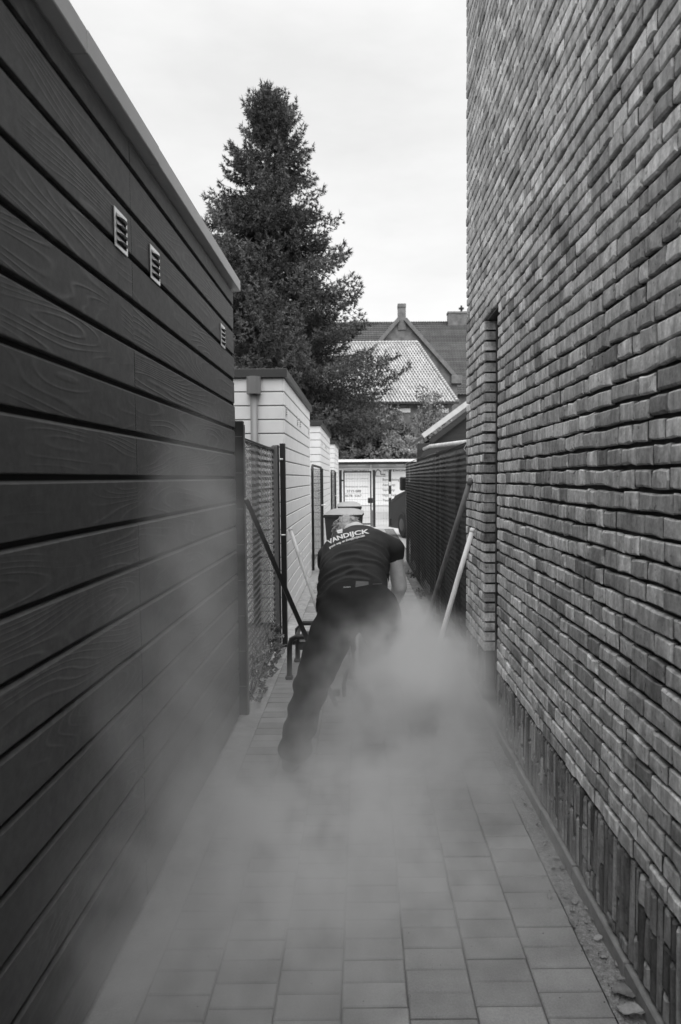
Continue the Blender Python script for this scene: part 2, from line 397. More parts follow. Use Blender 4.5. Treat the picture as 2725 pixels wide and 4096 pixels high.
# upright thin bricks at the foot of the wall, staggered at random
y = -.84
while y < YC - .02:
    wv = random.uniform(.030, .044)
    if not (y + wv > NY0 and y < NY1):
        zz = .062; top = .40 - random.uniform(0, .012); brk = random.uniform(.08, .3)
        cuts = [zz, brk, top] if brk > .1 else [zz, top]
        if random.random() < .15: cuts = [zz, top * .38, top * .72, top]
        for a, b in zip(cuts[:-1], cuts[1:]):
            edge = abs(y - NY1) < .05 or abs(y + wv - NY0) < .05
            bricks.append((y + .0028, y + wv - .0028, a + random.uniform(.002, .008), b - random.uniform(.002, .008), .105 if edge else .03))
    y += wv
def px_area(b):
    y0, y1, z0, z1, D = b; yc = max((y0 + y1) / 2, .1)
    zc = (z0 + z1) / 2
    if yc < 1.74 or yc * 1.03 < (zc - 1.6) * F / 1912 or yc * .99 < (1.6 - zc) * F / 2184 or yc < .3: return 0
    return (y1 - y0) * (z1 - z0) * XR / yc ** 3
order = sorted(range(len(bricks)), key=lambda i: -px_area(bricks[i]))
single = set(order[:300]); restb = MB()
for i, b in enumerate(bricks):
    up_ = b[3] - b[2] > .075 or b[2] < .4
    tone = min(1, max(0, random.gauss(.55, .25))) if not up_ else max(-.3, random.gauss(-.05, .15))
    if i in single:
        q = MB(); brick_geo(q, *b, tone=tone); c = (XR, (b[0] + b[1]) / 2, (b[2] + b[3]) / 2)
        me = q.mesh('brick', mBrick, c, fix=False); child('brick', me, house, Vector(c) - H0)
    else: brick_geo(restb, *b, tone=tone)
restb.build('brickwork', mBrick, house, fix=False, kind='stuff')
hj = MB()
for (y0, y1, z0, z1, D) in bricks:
    if y1 > YC - .03 or abs(y1 - NY0) < .03: continue
    w_ = .0085 if z0 < .4 else .0065
    hj.add([(XR + random.uniform(.005, .008), y1 - .002, z0 + .002), (XR + .006, y1 + w_ * 1.6, z0 + .002), (XR + .006, y1 + w_ * 1.6, z1 - .002), (XR + random.uniform(.005, .008), y1 - .002, z1 - .002)], [(0, 1, 2, 3)])
hj.build('head_joint_mortar', mMortar, house, fix=False, kind='stuff')

# ------------------------------------------------------------------ dark timber shed on the left
mDarkWood = wood_mat('dark stained board', .088)
mGroove = mat('dark groove', .012, .9, var=.2)
mTrim = mat('pale metal roof edge', .5, .45, var=.06, scale=4)
mSteel = mat('stainless steel', .75, .3, metal=.55, var=.06, scale=20)
mBlackHole = mat('vent opening', .006, .9)
SHZ = 2.845; WSH = 2.715
shed = thing('timber_shed', 'dark stained timber shed wall with pale metal roof edge and steel vents on the left', 'shed', (XL, 1.5, 0))
mb = MB(); mb.box(-3.6, XL - .016, -6.0, YS - .006, -.06, SHZ - .02); mb.build('shed_core', mGroove, shed)
SEAM = 2.44; BP = .1595; BPW = .151
def board_geo(mb, y0, y1, z0, bh, x, depth=.02, ny=1):
    prof = [(x - depth, z0), (x - .001, z0 + .001), (x, z0 + .004), (x, z0 + bh - .009), (x - .009, z0 + bh), (x - depth, z0 + bh)]
    n = len(prof); vs = []
    for k in range(ny + 1):
        y = y0 + (y1 - y0) * k / ny
        vs += [(p[0], y, p[1]) for p in prof]
    fs = [tuple(range(n)), tuple(range(ny * n, ny * n + n))[::-1]]
    for k in range(ny): fs += [(k * n + i, k * n + (i + 1) % n, (k + 1) * n + (i + 1) % n, (k + 1) * n + i) for i in range(n)]
    mb.add(vs, fs)
rows = 18
for r_ in range(rows):
    z0 = 1.6 + (8 - r_ - 1) * BP + .016 - .0; bh_ = min(BP - .016, SHZ - .022 - z0)
    if z0 + bh_ < .05: continue
    for (a, b) in ((-6.0, SEAM - .0015), (SEAM + .0015, YS)):
        mb = MB(); board_geo(mb, a, b, max(z0, .004), bh_ - max(0, .004 - z0), XL + random.gauss(0, .0006)); mb.build('board', mDarkWood, shed)
mb = MB(); mb.cbox(XL - .03, XL - .0085, YS + .001, YS + .014, 0, SHZ - .04, .003); mb.build('corner_strip', mDarkMetal, shed)
def trim(y0, y1, lap):
    mb = MB(); mb.cbox(XL - .05, XL + .042 + lap, y0, y1, SHZ - .015, SHZ + .055, .003); mb.build('roof_trim', mTrim, shed)
for k, (a, b) in enumerate(((-6.04, 1.98), (1.98, 2.66), (2.66, YS + .05))): trim(a, b, .002 * (k % 2))
mb = MB(); mb.box(-3.65, XL - .052, -6.02, YS + .04, SHZ - .01, SHZ + .03); mb.build('shed_roof', mDarkMetal, shed)

def vent(parent, x, y, z, wdt=.122, hgt=.132, big=True, axis='x'):
    """pressed louvre vent, frame with four hooded slats, facing +x"""
    mb = MB(); t = .007
    mb.cbox(x, x + .004, y - wdt / 2, y + wdt / 2, z - hgt / 2, z + hgt / 2, .0015)
    fr = mb.build('vent', mSteel, parent)
    ns = 4; ih = hgt * .8
    for k in range(ns):
        zc = z + ih / 2 - ih * (k + .5) / ns
        b_ = MB(); b_.box(x + .0045, x + .006, y - wdt * .36, y + wdt * .36, zc - ih / ns * .42, zc + ih / ns * .1); b_.build('vent_opening', mBlackHole, fr, off=wloc(parent))
        s_ = MB(); n = 6; yw = wdt * .37
        vs = []
        for i in range(n + 1):
            tt = i / n; yk = y - yw + 2 * yw * tt; dep = .002 + .014 * math.sin(math.pi * tt) ** .6
            vs += [(x + .004, yk, zc + ih / ns * .42), (x + .004 + dep, yk, zc - ih / ns * .05), (x + .0052 + dep, yk, zc - ih / ns * .10), (x + .004, yk, zc - ih / ns * .02)]
        fs = []
        for i in range(n): fs += [(i * 4 + j, i * 4 + (j + 1) % 4, i * 4 + 4 + (j + 1) % 4, i * 4 + 4 + j) for j in range(4)]
        s_.add(vs, fs, smooth=False); s_.build('louvre', mSteel, fr, off=wloc(parent))
    return fr
for (px, py) in ((482, 928), (619, 1062), (891, 1345)):
    p = atX(px, py, XL + .002); vent(shed, XL + .0015, p.y, p.z)

# ------------------------------------------------------------------ white sheds further down on the left
mWhite = mat('white painted board', .73, .6, var=.06, scale=5, bump=.12, bscale=60)
mWGroove = mat('grey groove', .30, .9, var=.1)
mPipe = mat('grey plastic pipe', .16, .45, var=.08)
def white_shed(name, label, y0, y1, x=XL, front=True, pipe=False, vents=()):
    t = thing(name, label, 'shed', (x, (y0 + y1) / 2, 0), 'pale board sheds along the alley')
    mb = MB(); mb.box(x - 2.9, x - .012, y0 + .012, y1 - .012, -.06, WSH - .02); mb.build('shed_core', mWGroove, t)
    for r_ in range(rows):
        z0 = WSH - .012 - (r_ + 1) * BPW
        if z0 < -.13: continue
        bw_ = BPW - .011 + min(0, z0); z0 = max(z0, .004)
        mb = MB(); mb.cbox(x - .014, x, y0 + .0005, y1, z0, z0 + bw_ - .003, .004); mb.build('board', mWhite, t)
        if front:
            mb = MB(); mb.cbox(x - 2.85, x - .0005 - .014, y0, y0 + .014, z0, z0 + bw_ - .003, .004); mb.build('board', mWhite, t)
    mb = MB(); mb.cbox(x - 2.95, x + .035, y0 - .035, y1 + .03, WSH - .02, WSH + .075, .004); mb.build('roof_trim', mDarkMetal, t)
    if pipe:
        px = atY(1016, 1600, y0 - .05).x
        mb = MB(); mb.tube([(px, y0 - .05, .02), (px, y0 - .05, WSH - .19)], .04, 14); dp = mb.build('downpipe', mPipe, t)
        mb = MB(); mb.tube([(px, y0 - .05, WSH - .205), (px, y0 - .05, WSH - .2), (px, y0 - .05, WSH - .015)], [.05, .077, .077], 16, smooth=False); mb.build('hopper', mPipe, dp, off=wloc(t))
        for zz in (.8, 1.9):
            mb = MB(); mb.cbox(px - .05, px + .05, y0 - .095, y0 - .001, zz, zz + .025, .003); mb.build('pipe_clip', mPipe, dp, off=wloc(t))
    for (yv, zv) in vents:
        vent(t, x + .001, yv, zv, .11, .12)
    return t
Y2a = atX(1139, 1700, XL).y; Y2b = atX(1240, 1700, XL).y; Y3a = atX(1282, 1750, XL).y; Y3b = atX(1320, 1750, XL).y; Y4a = atX(1338, 1800, XL).y; Y4b = atX(1354, 1800, XL).y
white_shed('board_shed', 'nearest pale board shed, with a grey downpipe on its end wall', Y2a, Y2b, pipe=True, vents=[(atX(1144, 1620, XL).y, WSH - .36), (atX(1190, 1675, XL).y, WSH - .36), (atX(1200, 1683, XL).y, WSH - .36), (atX(1234, 1705, XL).y, WSH - .36)])
white_shed('board_shed', 'middle pale board shed, behind the one with the downpipe', Y3a, Y3b, vents=[(Y3a + .5, WSH - .36), (Y3a + 1.9, WSH - .36), (Y3a + 2.3, WSH - .36)])
white_shed('board_shed', 'farthest pale board shed, nearest the mesh gate', Y4a, Y4b, vents=[(Y4a + .6, WSH - .36), (Y4a + 1.3, WSH - .36)])

# ------------------------------------------------------------------ fences
mWire = mat('dark coated wire', .035, .45, var=.1)
mFPost = mat('black coated post', .022, .45, var=.15, scale=8)
mGrey = mat('grey painted steel', .14, .5, var=.1)
def chainlink(x, y0, y1, z0, z1, wv=.03, hv=.024, r=.0016):
    """woven zigzag wires, each a three-sided tube, all in the plane x"""
    K = int((y1 - y0) / wv); J = int((z1 - z0) / hv)
    k = np.arange(K)[:, None]; j = np.arange(J + 1)[None, :]
    odd = (j % 2)
    ph = (k % 2) * 0
    Y = y0 + (k + (odd ^ 0) * 1.0) * wv + 0 * j; Z = z0 + j * hv + 0 * k
    X = x + np.where(odd == 1, .0022, -.0022) + 0 * k
    Y = Y + rng.normal(0, .0016, Y.shape); Z = Z + rng.normal(0, .0035, (K, 1)) 
    P = np.stack([X + 0 * Y, Y, Z + 0 * Y], -1)
    offs = np.array([[r, 0, 0], [-r * .5, r * .87, 0], [-r * .5, -r * .87, 0]])
    V = (P[:, :, None, :] + offs[None, None]).reshape(-1, 3)
    base = (np.arange(K)[:, None] * (J + 1) + np.arange(J)[None, :])[..., None] * 3
    a = np.arange(3)[None, None, :]; b = (a + 1) % 3
    Fc = np.stack([base + a, base + b, base + 3 + b, base + 3 + a], -1).reshape(-1, 4)
    return V, Fc
def np_child(name, V, Fc, mt, parent, kind=None, tone=None, smooth=False):
    V = np.asarray(V, float) - np.array(wloc(parent)); o = child(name, np_mesh(name, V, Fc, mt, tone, smooth), parent)
    if kind: o['kind'] = kind
    return o

# left: tall black post, mesh bay, frame and latch post
XF = -.79
fl = thing('mesh_fence', 'short chain-link fence bay with a wide black post between the dark and pale sheds', 'fence', (XF, 5.4, 0))
pA = 4.42
mb = MB(); mb.cbox(XF - .085, XF + .014, pA, pA + .05, 0, 1.985, .003); mb.build('post', mFPost, fl)
mb = MB(); mb.cbox(XF + .0145, XF + .0205, pA + .004, pA + .046, .0, 1.96, .001); mb.build('post_edge', mGrey, fl)
FE = 6.1
V, Fc = chainlink(XF, pA + .06, FE - .06, .03, 1.87, .03, .024, .0021); np_child('wire_mesh', V, Fc, mWire, fl, 'stuff')
mb = MB(); mb.tube([(XF, pA + .05, 1.875), (XF + .003, 5.1, 1.872), (XF, FE, 1.868)], .006, 6)
for k in range(44): 
    yk = pA + .07 + k * .036; mb.tube([(XF + .008 * math.cos(a), yk + .012 * a / 6.3, 1.86 + .016 * math.sin(a)) for a in np.linspace(0, 6.28, 7)], .0022, 4, caps=False)
mb.build('top_wire', mWire, fl)
mb = MB(); mb.cbox(XF - .018, XF + .032, FE - .03, FE + .01, .04, 1.9, .004); mb.build('frame', mGrey, fl)
pB = atX(1128, 2300, XF + .03).y
mb = MB(); mb.cbox(XF - .01, XF + .036, FE + .06, FE + .11, 0, 1.91, .003); mb.build('post', mFPost, fl)
mb = MB(); mb.cbox(XF + .036, XF + .085, FE + .14, FE + .2, 0, 1.93, .003); mb.build('post', mFPost, fl)
mb = MB(); mb.cbox(XF - .06, XF + .04, FE - .01, FE + .2, -.01, .012, .003); mb.build('foot_plate', mFPost, fl)
mb = MB(); mb.bar((XF + .0, FE - .04, 1.87), (XF, FE + .14, 1.86), .012, .07); mb.build('cross_plate', mGrey, fl)
for zz, l_ in ((1.07, .055), (1.78, .04)):
    mb = MB(); mb.tube([(XF + .03, FE + .1, zz), (XF + .03 + l_, FE + .11, zz)], .008, 8); mb.build('latch_bolt', mSteel, fl)
for k in range(8):
    mb = MB(); mb.tube([(XF + .008, pA - .008, .2 + k * .24), (XF - .06, pA - .006, .2 + k * .24)], .0022, 6); mb.build('tie_wire', mGrey, fl)
mTag = mat('printed plate', .62, .5, var=.08); mTagI = mat('plate print', .22, .6)
pl = thing('notice_plate', 'small pale printed plate hanging on the left chain-link mesh', 'sign', (XF + .012, 4.62, 1.69))
p0 = atX(978, 1852, XF + .012); p1 = atX(996, 1852, XF + .012); zt = atX(987, 1825, XF + .012).z; zb = atX(987, 1877, XF + .012).z
mb = MB(); mb.cbox(XF + .009, XF + .0115, p0.y, p1.y, zb, zt, .0008); mb.build('plate', mTag, pl)
mb = MB()
for (a, b, c, d) in ((.1, .5, .72, .95), (.45, .9, .5, .8), (.12, .4, .42, .6), (.5, .88, .1, .42), (.12, .42, .08, .28)):
    mb.box(XF + .0118, XF + .0121, p0.y + (p1.y - p0.y) * a, p0.y + (p1.y - p0.y) * b, zb + (zt - zb) * c, zb + (zt - zb) * d)
mb.build('pictogram', mTagI, pl)

# small mesh gates between the pale sheds
def side_gate(label, y0, y1):
    t = thing('mesh_gate', label, 'gate', (XL, (y0 + y1) / 2, 0), 'narrow mesh gates between the pale sheds')
    mb = MB(); n = 10
    pts = [(XL + .02, y0, .05), (XL + .02, y0, 1.7)] + [(XL + .02, y0 + .12 - .12 * math.cos(a), 1.7 + .12 * math.sin(a)) for a in np.linspace(.3, math.pi / 2, 4)]
    pts += [(XL + .02, y1 - .12 + .12 * math.sin(a), 1.7 + .12 * math.cos(a)) for a in np.linspace(0, math.pi / 2 - .3, 4)] + [(XL + .02, y1, 1.7), (XL + .02, y1, .05)]
    mb.tube(pts, .022, 8); mb.build('gate_frame', mFPost, t)
    V, Fc = chainlink(XL + .02, y0 + .03, y1 - .05, .08, 1.78, .05, .026, .0012); np_child('wire_mesh', V, Fc, mWire, t, 'stuff')
    mb = MB(); mb.cbox(XL + .0, XL + .06, y1 + .03, y1 + .09, 0, 1.8, .004); mb.build('post', mFPost, t)
    mb = MB(); mb.tube([(XL + .02, y1 - .02, 1.05), (XL + .12, y1 - .02, 1.05)], .012, 8); mb.build('handle', mSteel, t)
side_gate('narrow mesh gate just beyond the shed with the downpipe', Y2b + .15, Y3a - .25)
side_gate('narrow mesh gate beyond the middle pale shed', Y3b + .2, Y4a - .3)

# right: long chain-link fence in front of a dark board screen
XRF = .865; RY0, RY1 = YC + .07, 12.6
fr = thing('mesh_fence', 'long dark chain-link fence running on from the corner of the brick house', 'fence', (XRF, 9, 0))
V, Fc = chainlink(XRF, RY0, RY1, .03, 1.85, .03, .024, .0014); np_child('wire_mesh', V, Fc, mWire, fr, 'stuff')
mb = MB(); mb.tube([(XRF, RY0, 1.88)] + [(XRF + .004 * math.sin(k), RY0 + k * .6, 1.872 + .006 * math.sin(k * 1.7)) for k in range(1, 12)] + [(XRF, RY1, 1.86)], .007, 6)
for k in range(95):
    yk = RY0 + .03 + k * .05; mb.tube([(XRF + .009 * math.cos(a), yk + .014 * a / 6.3, 1.862 + .02 * math.sin(a)) for a in np.linspace(0, 6.28, 7)], .0024, 4, caps=False)
mb.build('top_wire', mWire, fr)
for k, yk in enumerate((RY0 - .03, 7.7, 10.2, RY1)):
    mb = MB(); mb.cbox(XRF + .012, XRF + .055, yk, yk + .045, 0, 1.97 if k == 0 else 1.9, .003); mb.build('post', mFPost, fr)
mb = MB(); mb.tube([(XRF - .015, RY0 - .01, 1.86), (XRF - .03, RY0 + .01, 1.83), (XRF - .012, RY0 - .01, 1.8)], .0025, 6); mb.build('tie_wire', mSteel, fr)
mScreen = mat('dark stained screen board', .022, .7, var=.5, scale=7, stretch=(1, .25, 3), bump=.2, bscale=30, objrand=.5)
scn = thing('board_screen', 'dark board screen standing close behind the right chain-link fence', 'fence', (1.0, 9, 0))
for k in range(12):
    for (a, b) in ((5.4, 7.78), (7.8, 10.2), (10.22, 12.5)):
        mb = MB(); zz = .04 + k * .15; mb.cbox(.99 + random.gauss(0, .002), 1.015, a, b, zz, zz + .143 - random.uniform(0, .006), .003); mb.build('board', mScreen, scn)
mScrPost = mat('weathered screen post', .06, .7, var=.4, scale=12)
for yk in (5.38, 6.6, 7.79, 9.0, 10.21, 11.3, 12.48):
    mb = MB(); mb.cbox(.945, .985, yk - .02, yk + .02, 0, 1.86, .003); mb.build('post', mScrPost, scn)

# ------------------------------------------------------------------ far gate
GY = 21.6
mGateBlack = mat('black gate steel', .018, .5, var=.1)
mGrid = mat('grey grid wire', .3, .5, var=.1)
gate = thing('grid_gate', 'double grid-mesh gate with black posts across the far end of the alley', 'gate', (.2, GY, 0))
def gx(px): return atY(px, 2000, GY).x
for px, wd in ((1363, .09), (1497, .085), (1560.5, .09)):
    mb = MB(); mb.cbox(gx(px) - wd / 2, gx(px) + wd / 2, GY - .04, GY + .04, 0, 1.86, .004); mb.build('post', mGateBlack, gate)
x0, x1 = gx(1377), gx(1484)
mb = MB(); mb.bar((x0, GY, .08), (x0, GY, 1.82), .045, .04, upv=(0, 1, 0)); mb.bar((x1, GY, .08), (x1, GY, 1.82), .045, .04, upv=(0, 1, 0)); mb.bar((x0 - .02, GY, 1.8), (x1 + .02, GY, 1.8), .04, .05); mb.bar((x0, GY, .1), (x1, GY, .1), .04, .045); mb.build('gate_frame', mGateBlack, gate)
def grid(a, b, z0, z1, nm):
    mb = MB()
    k = int((b - a) / .08)
    for i in range(1, k): xx = a + (b - a) * i / k; mb.bar((xx, GY, z0), (xx, GY, z1), .0045, .0045)
    for zz in np.arange(z0, z1, .2): mb.bar((a, GY + .006, zz), (b, GY + .006, zz), .008, .008)
    mb.build(nm, mGrid, gate)
grid(x0, x1, .1, 1.8, 'grid_panel'); grid(gx(1503), gx(1555), .06, 1.8, 'grid_panel')
mb = MB(); mb.cbox(x1 - .1, x1 + .06, GY - .06, GY + .04, .78, .95, .008); mb.build('lock_box', mGateBlack, gate)
mb = MB(); mb.cbox(gx(1487) - .045, gx(1487) + .045, GY - .1, GY - .05, .02, .55, .008); mb.build('ground_bolt', mGrey, gate)
for zz in (1.35, .95):
    mb = MB(); mb.cbox(gx(1560.5) - .04, gx(1560.5) + .04, GY - .047, GY - .0405, zz, zz + .12, .002); mb.build('post_label', mTag, gate)
for zz in (1.5, .4):
    mb = MB(); mb.cbox(gx(1363) + .03, x0, GY - .03, GY + .02, zz, zz + .05, .004); mb.build('hinge', mGateBlack, gate)

# ------------------------------------------------------------------ low office building across the street
SY = 37.8
mShopW = mat('white shop panel', .82, .5, var=.03, scale=2); mShopG = mat('pale shop frame', .6, .5, var=.06)
mInk = mat('dark sign lettering', .05, .6); mInk2 = mat('grey sign lettering', .09, .6)
shop = thing('office_building', 'low white flat-roofed office with lettered panels beyond the mesh gate', 'building', (1, SY, 0))
def sx(px): return atY(px, 1900, SY).x
def sz(py): return atY(1450, py, SY).z
mb = MB(); mb.box(-9, 9, SY + .06, SY + 6, -.06, sz(1858)); mb.build('wall', mShopG, shop)
mb = MB(); mb.box(-9.3, sx(1674), SY - .9, SY + 6.2, sz(1849), sz(1839)); mb.build('roof_edge', mShopW, shop)
mb = MB(); mb.box(-9.2, sx(1668), SY - .8, SY + 6.1, sz(1857), sz(1849.3)); mb.build('fascia', mGateBlack, shop)
zt, zb = sz(1872), sz(2021)
for a, b in ((1352, 1482), (1487, 1640)):
    mb = MB(); mb.cbox(sx(a), sx(b), SY, SY + .05, zb, zt, .01); mb.build('sign_panel', mShopW, shop)
mb = MB(); mb.box(-9, 9, SY - .25, SY + .055, -.06, zb - .02); mb.build('plinth', mShopG, shop)
mb = MB()
for px in (1409, 1448, 1530, 1600): mb.cbox(sx(px) - .22, sx(px) + .22, SY - .3, SY - .05, sz(1862), sz(1858.3), .01)
mb.build('soffit_lights', mShopW, shop)
mb = MB(); mb.cbox(sx(1484.5) - .05, sx(1484.5) + .05, SY - .06, SY + .04, 0, sz(1858), .01); mb.build('mullion', mShopW, shop)
def sign_text(body, px, py, hpx, mt, bold=0, wpx=None):
    v, f = text_geo(body, 1, bold); v = np.array(v); wd = v[:, 0].max()
    s = hpx / .72 * SY / F; kx = s if wpx is None else wpx * SY / F / wd
    mb = MB(); mb.add([(sx(px) + q[0] * kx, SY - .006, sz(py) + q[1] * s) for q in v], f); mb.build('lettering', mt, shop, fix=False)
sign_text('WITTEWONING', 1532, 1887, 9, mInk, .02, 118); sign_text('WITTEWONING', 1374, 1886, 8, mInk, .015, 102)
for i, s_ in enumerate(('Bemiddeling', 'Aankoop', 'Verkoop', 'Hypotheken', 'Taxaties')): sign_text(s_, 1530, 1924 + i * 20.6, 10, mInk2 if i % 2 == 0 else mInk2, .006)
sign_text('verkopen met verstand', 1380, 1917, 5, mInk2, 0, 92); sign_text('Aankoop en verkoop', 1380, 1948, 6, mInk2, 0, 90)
sign_text('5715 888', 1387, 1969, 10, mInk2, .015, 57); sign_text('0578- 5267', 1380, 1987, 9, mInk2, .015, 66)
mb = MB(); q = [(1503, 1905), (1503, 1887), (1513, 1878), (1523, 1887), (1523, 1898), (1541, 1898), (1541, 1905)]
mb.tube([(sx(a), SY - .01, sz(b)) for a, b in q], .03, 5, closed=True); mb.build('logo', mInk2, shop)

# ------------------------------------------------------------------ tall spruce behind the office
def foliage_mesh(name, P, D, L, Wd, mt, parent, k=7, spread=.75, tone=None, up_bias=0.0):
    """P positions, D directions: each point carries k narrow leaf blades fanned round D"""
    n = len(P); P = np.repeat(P, k, 0); D = np.repeat(D, k, 0); L = np.repeat(L, k); Wd = np.repeat(Wd, k)
    d = D + rng.normal(0, spread, (n * k, 3)); d[:, 2] += up_bias; d /= np.linalg.norm(d, axis=1)[:, None]
    r = rng.normal(0, 1, (n * k, 3)); u = np.cross(d, r); u /= np.linalg.norm(u, axis=1)[:, None]
    ln = (L * rng.uniform(.6, 1.2, n * k))[:, None]; wd = Wd[:, None]
    V = np.stack([P - u * wd * .5, P + u * wd * .5, P + d * ln * .6 + u * wd * .38, P + d * ln, P + d * ln * .6 - u * wd * .38], 1).reshape(-1, 3)
    Fc = np.arange(n * k * 5).reshape(-1, 5)
    t = np.repeat(np.repeat(rng.uniform(0, 1, n) if tone is None else tone, k), 5)
    return np_child(name, V, Fc, mt, parent, None, t)
mSpruce = mat('spruce needles', .1, .7, var=.4, scale=.7, tone=.55, spec=.2)
mBark = mat('dark bark', .05, .9, var=.4, scale=12, bump=.6, bscale=20)
TY = 44.0
base = Vector((atY(1092, 1900, TY).x, TY, 0)); TH = atY(1092, 362, TY).z
tree = thing('spruce_tree', 'tall dark conical spruce rising behind the pale sheds', 'tree', base)
mb = MB(); mb.tube([base + Vector((0, 0, -.2)), base + Vector((.05, 0, 9)), base + Vector((-.05, 0, 18)), base + Vector((0, 0, TH - .4))], [.42, .32, .17, .03], 10); mb.build('trunk', mBark, tree)
P = []; D = []; LL = []; TN = []; limbs = MB()
z = 1.6
while z < TH - .35:
    dep = TH - z; nb = 11 if dep > 5 else 8
    rad = min(.465 * dep + .3 + .55 * min(1, dep / 2) * max(0, 1 - dep / 14), 8.6) * (1 if z > 6 else .92)
    for b in range(nb):
        az = random.uniform(0, 2 * math.pi); Lb = rad * random.choice([.55, .75, .88, .96, 1.04]) * random.uniform(.86, 1.04)
        rise = random.uniform(-.02, .14) if dep > 6 else random.uniform(.2, .6)
        ca, sa = math.cos(az), math.sin(az); out = Vector((ca, sa, 0))
        def pt(s): return base + Vector((0, 0, z)) + out * (Lb * s) + Vector((0, 0, Lb * (rise * s - .30 * s * s * (dep > 4) + .26 * s ** 4)))
        if Lb > 1.2: limbs.tube([pt(s) for s in (0, .35, .7, .97)], [.05, .035, .02, .008], 4, caps=False)
        lean = random.gauss(.5, .22)
        m_ = max(5, int(Lb * 9))
        for i in range(m_):
            s = (i + random.random()) / m_ * .86 + .16
            c = pt(s); t_ = (pt(min(s + .05, 1.1)) - pt(s - .05)).normalized(); side = t_.cross(Vector((0, 0, 1))).normalized()
            half = Lb * .23 * (1.12 - s) + .12
            for sg in (-1, 1):
                ww = random.uniform(.1, 1) * half * 1.5
                q = c + side * sg * ww + Vector((0, 0, -abs(ww) * random.uniform(.15, .6) - random.uniform(0, .25)))
                dv = (t_ * .9 + side * sg * .55 + Vector((0, 0, random.uniform(-.55, .25)))).normalized()
                P.append(q); D.append(dv); LL.append(random.uniform(.17, .32)); TN.append(min(1, max(0, lean + random.gauss(0, .12))))
        P.append(pt(1)); D.append((out + Vector((0, 0, .9))).normalized()); LL.append(.34); TN.append(lean)
    z += random.uniform(.28, .42) * (1 if dep > 3 else .6)
for k in range(26):
    P.append(base + Vector((random.gauss(0, .1), random.gauss(0, .1), TH - .9 + k * .03))); D.append(Vector((random.gauss(0, .4), random.gauss(0, .4), 1)).normalized()); LL.append(.45); TN.append(.4)
limbs.build('limbs', mBark, tree, kind='stuff')
print('spruce sprigs', len(P)); foliage_mesh('crown', np.array(P), np.array(D), np.array(LL), np.full(len(P), .05), mSpruce, tree, 10, .75, np.array(TN))

# ------------------------------------------------------------------ leafy trees / bushes behind the office roof
mLeaf = mat('dull green leaf', .085, .6, var=.4, scale=.8, tone=.5, spec=.3)
mLeaf2 = mat('greyish leaf', .2, .6, var=.4, scale=.8, tone=.5, spec=.3)
def leafy(name, label, cat, loc, h, r, mt, n=2600, leaf=.16, clumps=24):
    t = thing(name, label, cat, loc, None); loc = Vector(loc)
    mb = MB(); mb.tube([loc - Vector((0, 0, .1)), loc + Vector((.1, 0, h * .5)), loc + Vector((0, .1, h * .85))], [.16, .1, .04], 8); mb.build('trunk', mBark, t)
    lb = MB(); P = []; D = []; TN = []
    for c in range(clumps):
        a = random.uniform(0, 6.28); zz = random.uniform(.25, 1) ; rr = r * math.sqrt(random.random()) * (1.15 - .55 * zz)
        cc = loc + Vector((rr * math.cos(a), rr * math.sin(a), h * zz - .3)); cr = r * random.uniform(.22, .42); tn = random.uniform(.15, .9)
        lb.tube([loc + Vector((0, 0, h * zz * .5)), (loc + cc) / 2 + Vector((0, 0, h * .25)), cc], [.05, .03, .01], 4, caps=False)
        for k in range(n // clumps):
            d = Vector((random.gauss(0, 1), random.gauss(0, 1), random.gauss(0, 1))).normalized()
            P.append(cc + d * cr * random.random() ** .4); D.append((d + Vector((0, 0, -.3))).normalized()); TN.append(min(1, max(0, tn + random.gauss(0, .2))))
    lb.build('limbs', mBark, t, kind='stuff')
    foliage_mesh('crown', np.array(P), np.array(D), np.full(len(P), leaf), np.full(len(P), leaf * .7), mt, t, 2, .7, np.array(TN))
def bx_(px, Y): return atY(px, 1900, Y).x
leafy('bush_tree', 'loose leafy tree in front of the light tiled roof', 'tree', (bx_(1715, 46), 46, 0), atY(1700, 1545, 46).z, 1.9, mLeaf2, 1700, .13, 34)
leafy('bush_tree', 'dull leafy tree right of the spruce behind the office roof', 'tree', (bx_(1590, 45), 45, 0), atY(1590, 1640, 45).z, 2.2, mLeaf2, 3400, .17)
leafy('bush_tree', 'dense dark bush between the spruce and the dull leafy tree', 'tree', (bx_(1490, 46.5), 46.5, 0), atY(1500, 1690, 46.5).z, 2.6, mLeaf, 3600, .18)
leafy('bush_tree', 'dark bush at the left end of the office roof', 'tree', (bx_(1370, 46), 46, 0), atY(1370, 1720, 46).z, 2.6, mLeaf, 3200, .18)

# ------------------------------------------------------------------ houses in the distance
mTileL = mat('light glazed roof tile', .46, .35, var=.12, scale=1.3, objrand=.18, tone=.2)
mTileD = mat('dark roof tile', .075, .6, var=.3, scale=1.1, tone=.3)
mHBrick = mat('weathered house brick', .16, .9, var=.35, scale=2.2, bump=.3, bscale=20)
mStone = mat('parapet stone', .17, .85, var=.25, scale=3)
mPaintW = mat('white house paint', .75, .6, var=.05)
mGlass = mat('dark window glass', .03, .1)
def tile_mesh(wd, ln, mt):
    mb = MB(); n = 6; prof = [(wd * (i / n - .5), .045 * math.sin(2 * math.pi * i / n + .6)) for i in range(n + 1)]
    vs = [(x, -ln / 2, h + .05) for x, h in prof] + [(x, ln / 2, h) for x, h in prof] + [(x, -ln / 2, h - .02) for x, h in prof]
    fs = [(i, i + 1, n + 2 + i, n + 1 + i) for i in range(n)] + [(2 * n + 2 + i, 2 * n + 3 + i, i + 1, i) for i in range(n)]
    mb.add(vs, fs, .5, True); return mb
hip = thing('hipped_house', 'house with a light glazed hipped tile roof in front of the gabled house', 'house', (1, 56, 0))
HY = 50.0
eL = atY(1830, 1607, HY); ez = eL.z; ex1 = eL.x; ex0 = -7.0
